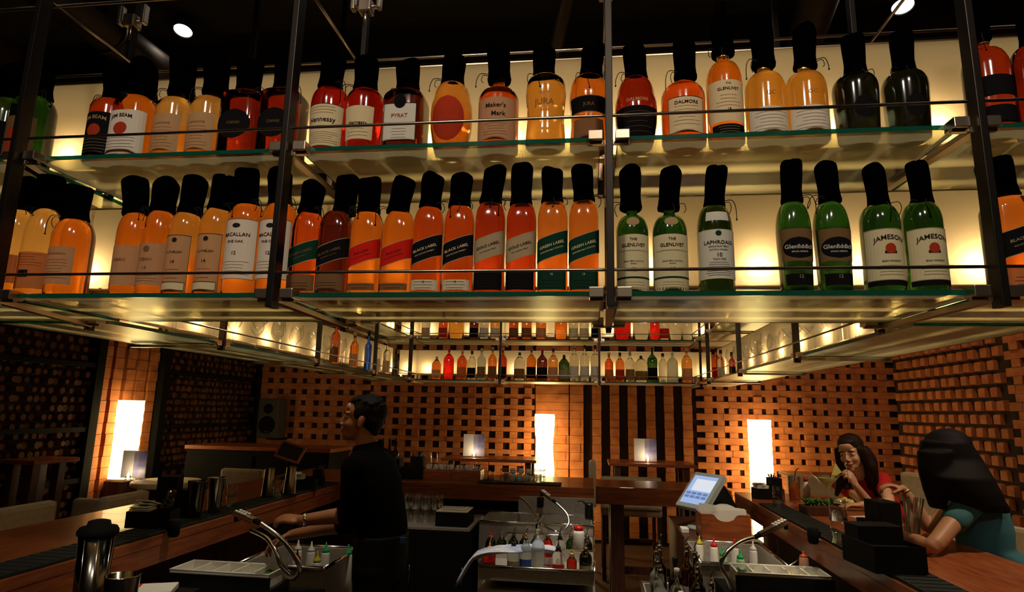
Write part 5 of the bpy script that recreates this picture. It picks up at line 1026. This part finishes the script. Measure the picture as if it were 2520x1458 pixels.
mb.box((-a, -b, 0), (a, b, .006)); mb.box((-a, -b, .006), (a, -b+.005, h)); mb.box((-a, b-.005, .006), (a, b, h)); mb.box((-a, -b+.005, .006), (-a+.005, b-.005, h)); mb.box((a-.005, -b+.005, .006), (a, b-.005, h)); mb.build('box', 'black', t); MB().box((-a+.01, .0, .008), (a-.01, b-.008, .155), .003).build('rear_pocket', 'black', t); MB().box((-a+.012, -b+.012, .008), (a-.012, -.01, .085), .003).build('black_napkins', 'black', t)
p = onr(2262, 1345); t = E('straw_glass', 'glass full of clear straws beside the tall black caddy', 'glass', (p.x+.02, p.y+.10, ZC)); MB().lathe([(.032, 0), (.042, .12), (.040, .12), (.03, .008), (.001, .008)], 20).build('glass', 'clear', t); mb = MB()
for i in range(18): a_ = random.random()*6.28; mb.cyl((.02*cos(a_), .02*sin(a_), .01), (.045*cos(a_)+.02, .045*sin(a_), .21), .003, n=6)
mb.build('straws', 'frost', t, kind='stuff')
p = onr(2105, 1352); t = E('salt_shaker', 'small white shaker between the stacked tumblers and the black caddy', 'shaker', (p.x, p.y+.05, ZM)); MB().lathe([(.016, 0), (.018, .05), (.012, .065)], 16).build('body', 'plastic_white', t); MB().lathe([(.013, .065), (.014, .08), (.008, .088)], 16).build('cap', 'steel', t)
# ================================================================ people
mat('skin_brown', (.36, .14, .06), .5); mat('skin_light', (.62, .34, .2), .5); mat('skin_tan', (.48, .24, .13), .5)
mat('hair_black', (.004, .003, .003), .7, spec=.15); mat('hair_brown', (.018, .008, .006), .6, spec=.2); mat('shirt_black', (.0025, .0025, .003), .95, spec=.05); mat('tee_blue', (.035, .14, .17), .85); mat('tee_red', (.5, .012, .012), .8)
mat('eye_white', (.7, .66, .6), .3); mat('eye_dark', (.015, .008, .005), .2); mat('lip', (.35, .07, .05), .5); mat('jeans', (.03, .04, .07), .85)
def el(mb, c, rad, fr_=None): return mb.ball(c, 1, 20, 14, rad, fr_)
def loft(mb, secs, n=28):
    """closed tube through elliptical sections (centre, axis a, axis b)"""
    v = []; f = []
    for c, a, b in secs:
        for i in range(n): t = 2*pi*i/n; v.append(Vector(c)+Vector(a)*cos(t)+Vector(b)*sin(t))
    for j in range(len(secs)-1):
        for i in range(n): k = (i+1) % n; f.append((j*n+i, j*n+k, (j+1)*n+k, (j+1)*n+i))
    f += [tuple(reversed(range(n))), tuple((len(secs)-1)*n+i for i in range(n))]; return mb.add(v, f, True)
def fuse(o, vox, it=3, sub=0):
    m = o.modifiers.new('fuse', 'REMESH'); m.mode = 'VOXEL'; m.voxel_size = vox; m.use_smooth_shade = True
    s = o.modifiers.new('soften', 'SMOOTH'); s.iterations = it; s.factor = .5; return o
def limb(mb, pts, rs): 
    mb.tube(pts, rs, 16, 5)
    for p, r in zip(pts, rs): mb.ball(p, r*.98, 14, 10)
def hand(mb, w, d, nrm, thumb_side, curl=.35, s=1.0, spread=.05, curls=None):
    """w wrist, d direction to the fingers, nrm direction the palm faces, thumb_side unit vector"""
    d = Vector(d).normalized(); nrm = Vector(nrm); nrm = (nrm-d*nrm.dot(d)).normalized(); sd = d.cross(nrm).normalized()
    if sd.dot(Vector(thumb_side)) < 0: sd = -sd
    R = Matrix((d, sd, nrm)).transposed(); w = Vector(w)
    mb.ball(w+d*.048*s, 1, 16, 12, (.052*s, .040*s, .0155*s), R); mb.ball(w+d*.02*s+sd*.018*s, 1, 14, 10, (.03*s, .02*s, .016*s), R); mb.ball(w, .024*s, 12, 8)
    L = [.072, .080, .075, .058]
    for i in range(4):
        off = (.028-.0185*i)*s; p = w+d*(.088-.006*abs(i-1.2))*s+sd*off; a = curls[i] if curls else curl*(1+.12*i); dd = (d+sd*(spread*(1.3-i))).normalized(); pts = [p-dd*.02*s, p]; ang = 0
        for k, fr2 in enumerate((.45, .32, .23)):
            ang += a*(.8 if k == 0 else 1); q = dd*cos(ang)+nrm*sin(ang); p = p+q*L[i]*fr2*s; pts.append(p)
        rr = [.0095*s, .0092*s, .0085*s, .0078*s, .0066*s]; mb.tube(pts, rr, 10, 3); mb.ball(pts[-1], rr[-1], 10, 8)
        for q, r in zip(pts[1:4], rr[1:]): mb.ball(q, r*1.05, 10, 8)
    p = w+d*.02*s+sd*.026*s; q = (d*.65+sd*.7+nrm*.35).normalized(); pts = [p, p+q*.034*s]; q2 = (d*.9+sd*.3+nrm*(.3+curl*.6)).normalized(); pts += [pts[-1]+q2*.028*s, pts[-1]+q2*.050*s]
    mb.tube(pts, [.013*s, .0105*s, .0095*s, .0075*s], 10, 3); mb.ball(pts[-1], .0075*s, 10, 8)
class Head:
    def __init__(s, c, fwd, up, k=1.0):
        s.c = Vector(c); s.f = Vector(fwd).normalized(); u = Vector(up); s.u = (u-s.f*u.dot(s.f)).normalized(); s.s = s.u.cross(s.f); s.k = k; s.R = Matrix((s.f, s.s, s.u)).transposed()
    def p(s, f, sd, u): return s.c+(s.f*f+s.s*sd+s.u*u)*s.k
    def e(s, mb, c, r): mb.ball(s.p(*c), s.k, 22, 16, r, s.R)
    def mass(s, mb, neck, nr=.055, fem=False):
        e = lambda c, r: s.e(mb, c, r)
        e((-.012, 0, .028), (.096, .075, .088)); e((.028, 0, -.03), (.064, .060, .080)); e((.036, 0, -.08), (.050, .046 if not fem else .040, .036)); e((.072, 0, -.105), (.018, .018, .014))
        mb.tube([s.p(.084, 0, .012), s.p(.098, 0, -.012), s.p(.112, 0, -.034)], [.008*s.k, .0085*s.k, .0105*s.k], 10, 3)
        for q in (-1, 1):
            e((.100, q*.011, -.040), (.010, .007, .007)); e((.058, q*.036, -.035), (.028, .022, .026)); e((-.008, q*.077, -.012), (.017, .009, .031)); e((-.004, q*.080, -.034), (.009, .007, .012))
            e((.073, q*.034, .022), (.014, .024, .008)); e((.072, q*.033, -.002), (.016, .017, .010))
        e((.075, 0, .05), (.016, .045, .03)); e((.091, 0, -.062), (.010, .022, .006)); e((.088, 0, -.074), (.010, .019, .007)); e((.082, 0, -.088), (.008, .02, .008))
        mb.tube([s.p(-.025, 0, -.03), s.p(-.03, 0, -.10)]+[Vector(neck)], [nr*s.k, nr*s.k, nr*1.15*s.k], 18, 4)
    def face(s, par, col, lips=True):
        I = Vector(par.location)
        for q in (-1, 1):
            o = MB().ball(s.p(.0775, q*.031, -.001)-I, .0105*s.k, 12, 8).build('eye', 'eye_white', par); MB().ball(s.p(.0835, q*.031, -.001)-I, .0064*s.k, 10, 8).build('iris', 'eye_dark', o)
            MB().tube([s.p(.087, q*.014, .020)-I, s.p(.092, q*.03, .026)-I, s.p(.082, q*.049, .020)-I], [.0025, .0035, .0018], 6, 3).build('eyebrow', 'hair_black', par)
        mb = MB(); mb.tube([s.p(.086, -.024, -.067)-I, s.p(.100, 0, -.064)-I, s.p(.086, .024, -.067)-I], [.002, .0045, .002], 8, 4); mb.tube([s.p(.086, -.022, -.069)-I, s.p(.097, 0, -.074)-I, s.p(.086, .022, -.069)-I], [.002, .0055, .002], 8, 4); mb.build('lips', col, par)
def loc_build(mb, name, mt, t, vox, it=3, **k):
    o = mb.build(name, mt, t, loc=t.location, **k); o.location = (0, 0, 0); return fuse(o, vox, it)
G = lambda px, py, Y: at(px, py, Y=Y)
# ---- bartender, facing left
Yb = 3.2; hipc = G(938, 1345, Yb); t = E('person', 'bartender in a black shirt facing left beside the ice bin, hands reaching forward', 'person', (hipc.x, Yb, 0))
hd = Head(G(891, 1032, Yb), (-.95, -.18, .10), (-.10, 0, 1)); nb = G(905, 1108, Yb)
Fx, Sy = Vector((-.995, .1, 0)), Vector((.1, .995, 0))
body = MB(); hd.mass(body, nb+Vector((.01, 0, -.02)), .054)
tor = [(G(938, 1375, Yb), .12, .165), (G(938, 1330, Yb), .13, .165), (G(935, 1280, Yb), .135, .165), (G(928, 1225, Yb), .132, .175), (G(922, 1175, Yb), .125, .185), (G(916, 1135, Yb), .105, .185), (G(908, 1110, Yb), .075, .12), (G(904, 1095, Yb), .058, .06)]
T_ = lambda k: [(c, Fx*a*k, Sy*b*k) for c, a, b in tor]
loft(body, T_(.74))
shN = G(908, 1145, Yb)+Sy*-.17; shF = G(905, 1140, Yb)+Sy*.17; elN = G(864, 1266, 3.06); wrN = G(742, 1282, 3.0); elF = G(862, 1288, 3.34); wrF = G(715, 1318, 3.3)
limb(body, [shN, shN.lerp(elN, .5), elN, elN.lerp(wrN, .35), wrN], [.055, .048, .042, .038, .026]); limb(body, [shF, shF.lerp(elF, .5), elF, elF.lerp(wrF, .35), wrF], [.055, .048, .042, .038, .026])
hand(body, wrN, G(690, 1274, 3.0)-wrN, (0, .35, -1), (0, 1, .3), .35); hand(body, wrF, G(660, 1345, 3.28)-wrF, (0, -.3, -1), (0, -1, .2), .42)
hipN, hipF = Vector((hipc.x, Yb, 0))+Sy*-.09, Vector((hipc.x, Yb, 0))+Sy*.09
for hp, dx in ((hipN, .03), (hipF, -.06)):
    z = lambda q, dz: hp+Vector((q, 0, dz)); limb(body, [z(0, .93), z(dx*.3, .70), z(dx*.6-.01, .48), z(dx, .28), z(dx+.01, .09)], [.088, .074, .052, .048, .035])
loc_build(body, 'body', 'skin_brown', t, .0052, 2)
sh = MB(); loft(sh, T_(1.0)[:-1])
limb(sh, [shN, shN.lerp(elN, .55), elN.lerp(shN, .06), elN.lerp(wrN, .12)], [.064, .060, .058, .052]); limb(sh, [shF, shF.lerp(elF, .55), elF.lerp(shF, .06), elF.lerp(wrF, .12)], [.072, .066, .062, .056]); sh.tube([G(909, 1126, Yb), G(904, 1092, Yb)], [.092, .066], 18, 1)
sh.ball(G(900, 1114, Yb), .072, 16, 12, (1, 1.1, .8)); loc_build(sh, 'shirt', 'shirt_black', t, .009, 4)
tr = MB(); loft(tr, [(c, Fx*a*1.02, Sy*b*1.04) for c, a, b in [(Vector((hipc.x, Yb, 1.06)), .128, .165), (Vector((hipc.x, Yb, .95)), .125, .175), (Vector((hipc.x, Yb, .84)), .12, .17)]])
for hp, dx in ((hipN, .03), (hipF, -.06)):
    z = lambda q, dz: hp+Vector((q, 0, dz)); limb(tr, [z(0, .9), z(dx*.3, .70), z(dx*.6-.01, .48), z(dx, .28), z(dx+.01, .10)], [.10, .09, .072, .066, .066])
loc_build(tr, 'trousers', 'black', t, .012, 3)
for hp, dx in ((hipN, .03), (hipF, -.06)):
    mb = MB(); c = hp+Vector((dx+.01, 0, 0)); mb.ball(c+Fx*.05+Vector((0, 0, .045)), 1, 16, 10, (.14, .045, .045), Matrix((Fx, Sy, Vector((0, 0, 1)))).transposed()); mb.box(c+Vector((-.18, -.045, 0)), c+Vector((.06, .045, .02)), .004); loc_build(mb, 'shoe', 'black', t, .008, 2)
hr = MB(); e = lambda c, r: hd.e(hr, c, r)
e((-.030, 0, .050), (.098, .084, .080)); e((-.055, 0, -.005), (.062, .078, .062)); e((.030, 0, .088), (.045, .055, .026)); e((-.075, 0, -.045), (.030, .055, .035))
for q in (-1, 1): e((.012, q*.074, .03), (.026, .009, .035))
for i in range(26): a_ = random.random()*6.28; b_ = random.uniform(.1, 1.2); p_ = (-.03+.098*cos(a_)*sin(b_), .084*sin(a_)*sin(b_), .05+.08*cos(b_)); e(p_, (.014, .014, .008))
loc_build(hr, 'hair', 'hair_black', t, .005, 2); hd.face(t, 'lip')
I = Vector(t.location); d_ = (wrN-elN).normalized(); MB().lathe([(.031, -.008), (.033, -.004), (.033, .004), (.031, .008)], 20, wrN-d_*.02-I, ax=d_).build('watch', 'steel_bright', t, label='pale metal wrist watch'); c = G(1003, 1330, 3.02); mb = MB().obox(G(992, 1332, Yb-.17)-I, (.03, .012, .035), None, .004); mb.build('belt_badge', 'l_blue', t, label='small blue and white clip at the belt')

# ---- woman in red, facing us over her plate
Yr = 4.72; hc = G(2094, 1112, Yr); t = E('person', 'woman in a red short-sleeved top with long dark hair lifting a spoon to her mouth', 'person', (2.25, 4.95, 0))
hd = Head(hc, (-.62, -.75, -.22), (-.05, .12, 1)); S = Vector((.77, -.62, 0)); Ff = Vector((-.62, -.77, 0)); nb = G(2112, 1168, 4.84)
body = MB(); hd.mass(body, nb, .048, True)
tor = [(Vector((2.25, 5.0, .74)), .13, .18), (Vector((2.22, 4.98, .85)), .11, .155), (Vector((2.13, 4.95, .98)), .10, .135), (Vector((2.03, 4.93, 1.12)), .115, .155), (G(2122, 1200, 4.90), .105, .165), (G(2118, 1178, 4.88), .07, .12), (nb, .05, .055)]
T_ = lambda k: [(c, Ff*a*k, S*b*k) for c, a, b in tor]
loft(body, T_(.9)); shR = G(2062, 1188, 4.98); shL = G(2172, 1182, 4.80); elR = G(2140, 1243, 4.62); wrR = G(2106, 1196, 4.55); elL = G(2188, 1248, 4.52); elL.z = 1.135; wrL = elL+Vector((-.20, -.06, -.015))
limb(body, [shR, shR.lerp(elR, .5), elR, elR.lerp(wrR, .4), wrR], [.042, .038, .034, .031, .022]); limb(body, [shL, shL.lerp(elL, .5), elL, elL.lerp(wrL, .4), wrL], [.042, .038, .034, .031, .022])
hand(body, wrR, G(2088, 1160, 4.52)-wrR, (-.6, .6, 0), (-.3, 0, 1), .75, .9); hand(body, wrL, (-1, -.1, 0), (0, 0, -1), (0, 1, 0), .22, .9)
for s_ in (-.09, .09):
    a_ = Vector((2.25, 5.0, .74))+S*s_; b_ = a_+Ff*.38+Vector((0, 0, .03)); c_ = b_+Vector((.02, .05, -.42)); c_.z = .33; limb(body, [a_, a_.lerp(b_, .5), b_, b_.lerp(c_, .3), c_], [.085, .075, .055, .050, .034]); body.ball(c_+Ff*.07+Vector((0, 0, -.02)), 1, 12, 8, (.11, .04, .03), Matrix((Ff, S, Vector((0, 0, 1)))).transposed())
loc_build(body, 'body', 'skin_light', t, .0055, 2)
sh = MB(); loft(sh, T_(1.02)[:-1]); limb(sh, [shR, shR.lerp(elR, .45)], [.056, .05]); limb(sh, [shL, shL.lerp(elL, .45)], [.056, .052]); sh.tube([shR, G(2118, 1176, 4.88), shL], [.05, .055, .05], 14, 4); loc_build(sh, 'top', 'tee_red', t, .009, 3)
tr = MB(); loft(tr, [(Vector((2.25, 5.0, z)), Ff*a, S*b) for z, a, b in ((.70, .14, .19), (.80, .13, .18), (.86, .115, .16))])
for s_ in (-.09, .09): a_ = Vector((2.25, 5.0, .74))+S*s_; b_ = a_+Ff*.38+Vector((0, 0, .03)); c_ = b_+Vector((.02, .05, -.36)); limb(tr, [a_, b_, c_], [.098, .07, .06])
loc_build(tr, 'trousers', 'jeans', t, .012, 3)
hr = MB(); e = lambda c, r: hd.e(hr, c, r); e((-.020, 0, .044), (.098, .084, .080)); e((-.05, 0, -.02), (.065, .085, .085)); e((.03, .0, .075), (.055, .062, .034))
for q, ex in ((-1, G(2058, 1222, 4.80)), (1, G(2158, 1222, 4.78))):
    a_ = hd.p(.03, q*.074, .03); b_ = hd.p(.0, q*.09, -.06); m_ = hd.p(-.01, q*.10, -.14); hr.tube([a_, b_, m_, ex], [.022, .032, .038, .012], 14, 5); hr.tube([hd.p(-.05, q*.05, .0), hd.p(-.06, q*.08, -.1), ex.lerp(hd.p(-.1, 0, -.2), .35)], [.05, .05, .03], 14, 5)
for q in (0, .03, -.03): hr.tube([hd.p(-.08, q, -.02), hd.p(-.10, q*1.4, -.12), hd.p(-.12, q*1.5, -.24)], [.05, .05, .03], 14, 5)
loc_build(hr, 'hair', 'hair_brown', t, .006, 2); hd.face(t, 'lip')
s0 = G(2088, 1166, 4.50); s1_ = G(2083, 1150, 4.50); mb = MB(); o_ = s0-Vector((0, 0, .06)); mb.cyl((0, 0, 0), s1_-o_, .003, n=8); mb.ball(s1_-o_+Vector((0, 0, .012)), 1, 12, 8, (.012, .008, .018)); mb.build('spoon', 'steel_bright', label='spoon held at the mouth of the woman in red', cat='spoon').location = o_

# ---- woman in blue, back half turned to us
Yw = 3.38; hc = G(2326, 1122, Yw); t = E('person', 'seated woman in a blue-green top with very long straight black hair, right edge', 'person', (2.22, 3.5, 0))
hd = Head(hc, (-.86, .46, -.20), (-.12, 0, 1)); Ff = Vector((-.9, .42, 0)); S = Vector((.42, .9, 0)); nb = G(2358, 1182, 3.42)
body = MB(); hd.mass(body, nb, .048, True)
tor = [(Vector((2.24, 3.5, .74)), .14, .19), (Vector((2.22, 3.5, .86)), .12, .165), (G(2425, 1345, 3.48), .115, .15), (G(2420, 1300, 3.47), .12, .16), (G(2405, 1250, 3.46), .12, .17), (G(2385, 1215, 3.45), .09, .16), (G(2368, 1200, 3.44), .06, .10), (nb, .045, .05)]
T_ = lambda k: [(c, Ff*a*k, S*b*k) for c, a, b in tor]
loft(body, T_(.9)); shN = G(2388, 1238, 3.30); shF = G(2372, 1222, 3.60); elN = G(2288, 1300, 3.12); elN.z = 1.122; wrN = G(2262, 1262, 3.34); wrN = G(2212, 1262, 3.42); wrN.z = 1.115; elF = G(2284, 1262, 3.62); elF.z = 1.13; wrF = G(2222, 1204, 3.66)
limb(body, [shN, shN.lerp(elN, .5), elN, elN.lerp(wrN, .4), wrN], [.046, .041, .035, .032, .022]); limb(body, [shF, shF.lerp(elF, .5), elF, elF.lerp(wrF, .4), wrF], [.046, .041, .035, .032, .022])
hand(body, wrN, (-.6, .7, 0), (0, 0, -1), (-1, 0, 0), .22, .9); hand(body, wrF, G(2165, 1190, 3.66)-wrF, (0, 0, -1), (0, -1, 0), .55, .9)
for s_ in (-.09, .09):
    a_ = Vector((2.24, 3.5, .76))+S*s_; b_ = a_+Ff*.36; c_ = b_+Vector((.05, 0, -.40)); limb(body, [a_, a_.lerp(b_, .5), b_, b_.lerp(c_, .3), c_], [.085, .075, .055, .050, .034]); body.ball(c_+Ff*.07+Vector((0, 0, -.02)), 1, 12, 8, (.11, .04, .03), Matrix((Ff, S, Vector((0, 0, 1)))).transposed())
loc_build(body, 'body', 'skin_tan', t, .0055, 2)
sh = MB(); loft(sh, T_(1.04)[:-1]); limb(sh, [shN, shN.lerp(elN, .42)], [.062, .055]); limb(sh, [shF, shF.lerp(elF, .42)], [.062, .055]); sh.tube([shN, G(2382, 1218, 3.45), shF], [.055, .062, .055], 14, 4); loc_build(sh, 'top', 'tee_blue', t, .009, 3)
tr = MB(); loft(tr, [(Vector((2.24, 3.5, z)), Ff*a, S*b) for z, a, b in ((.72, .145, .20), (.82, .135, .185), (.90, .125, .17))])
for s_ in (-.09, .09): a_ = Vector((2.24, 3.5, .76))+S*s_; b_ = a_+Ff*.36; c_ = b_+Vector((.05, 0, -.34)); limb(tr, [a_, b_, c_], [.10, .07, .06])
loc_build(tr, 'trousers', 'jeans', t, .012, 3)
hr = MB(); e = lambda c, r: hd.e(hr, c, r); e((-.02, 0, .040), (.108, .092, .090)); e((-.03, 0, -.03), (.10, .092, .09)); e((.05, -.03, -.0), (.05, .055, .08))
cur = [((2325, 1085), 48), ((2338, 1130), 62), ((2358, 1175), 66), ((2385, 1215), 62), ((2415, 1245), 46), ((2443, 1262), 20)]
secs = []
for (q, w_) in cur: c = G(q[0], q[1], 3.27 if q[1] > 1160 else 3.34); k = w_/430; secs.append((c, Vector((k, -.03*k, 0)), Vector((.02, .09*min(1, k/.12), 0))))
loft(hr, secs); secs = []
for q, w_ in (((2300, 1110), 34), ((2298, 1160), 30), ((2303, 1205), 24), ((2308, 1252), 14)): c = G(q[0], q[1], 3.26); k = w_/430; secs.append((c, Vector((k, 0, 0)), Vector((0, .045, 0))))
loft(hr, secs); secs = []
for q, w_ in (((2352, 1150), 40), ((2375, 1190), 44), ((2410, 1225), 40), ((2440, 1250), 30), ((2458, 1262), 12)): c = G(q[0], q[1], 3.30); k = w_/430; secs.append((c, Vector((k, -.02, 0)), Vector((0, .05, 0))))
loft(hr, secs)
loc_build(hr, 'hair', 'hair_black', t, .007, 12); hd.face(t, 'lip')
I = Vector(t.location); d_ = (wrF-elF).normalized(); MB().lathe([(.027, -.005), (.029, 0), (.027, .005)], 20, wrF-d_*.015-I, ax=d_).build('bracelet', 'cap_gold', t, label='thin gold bracelet')
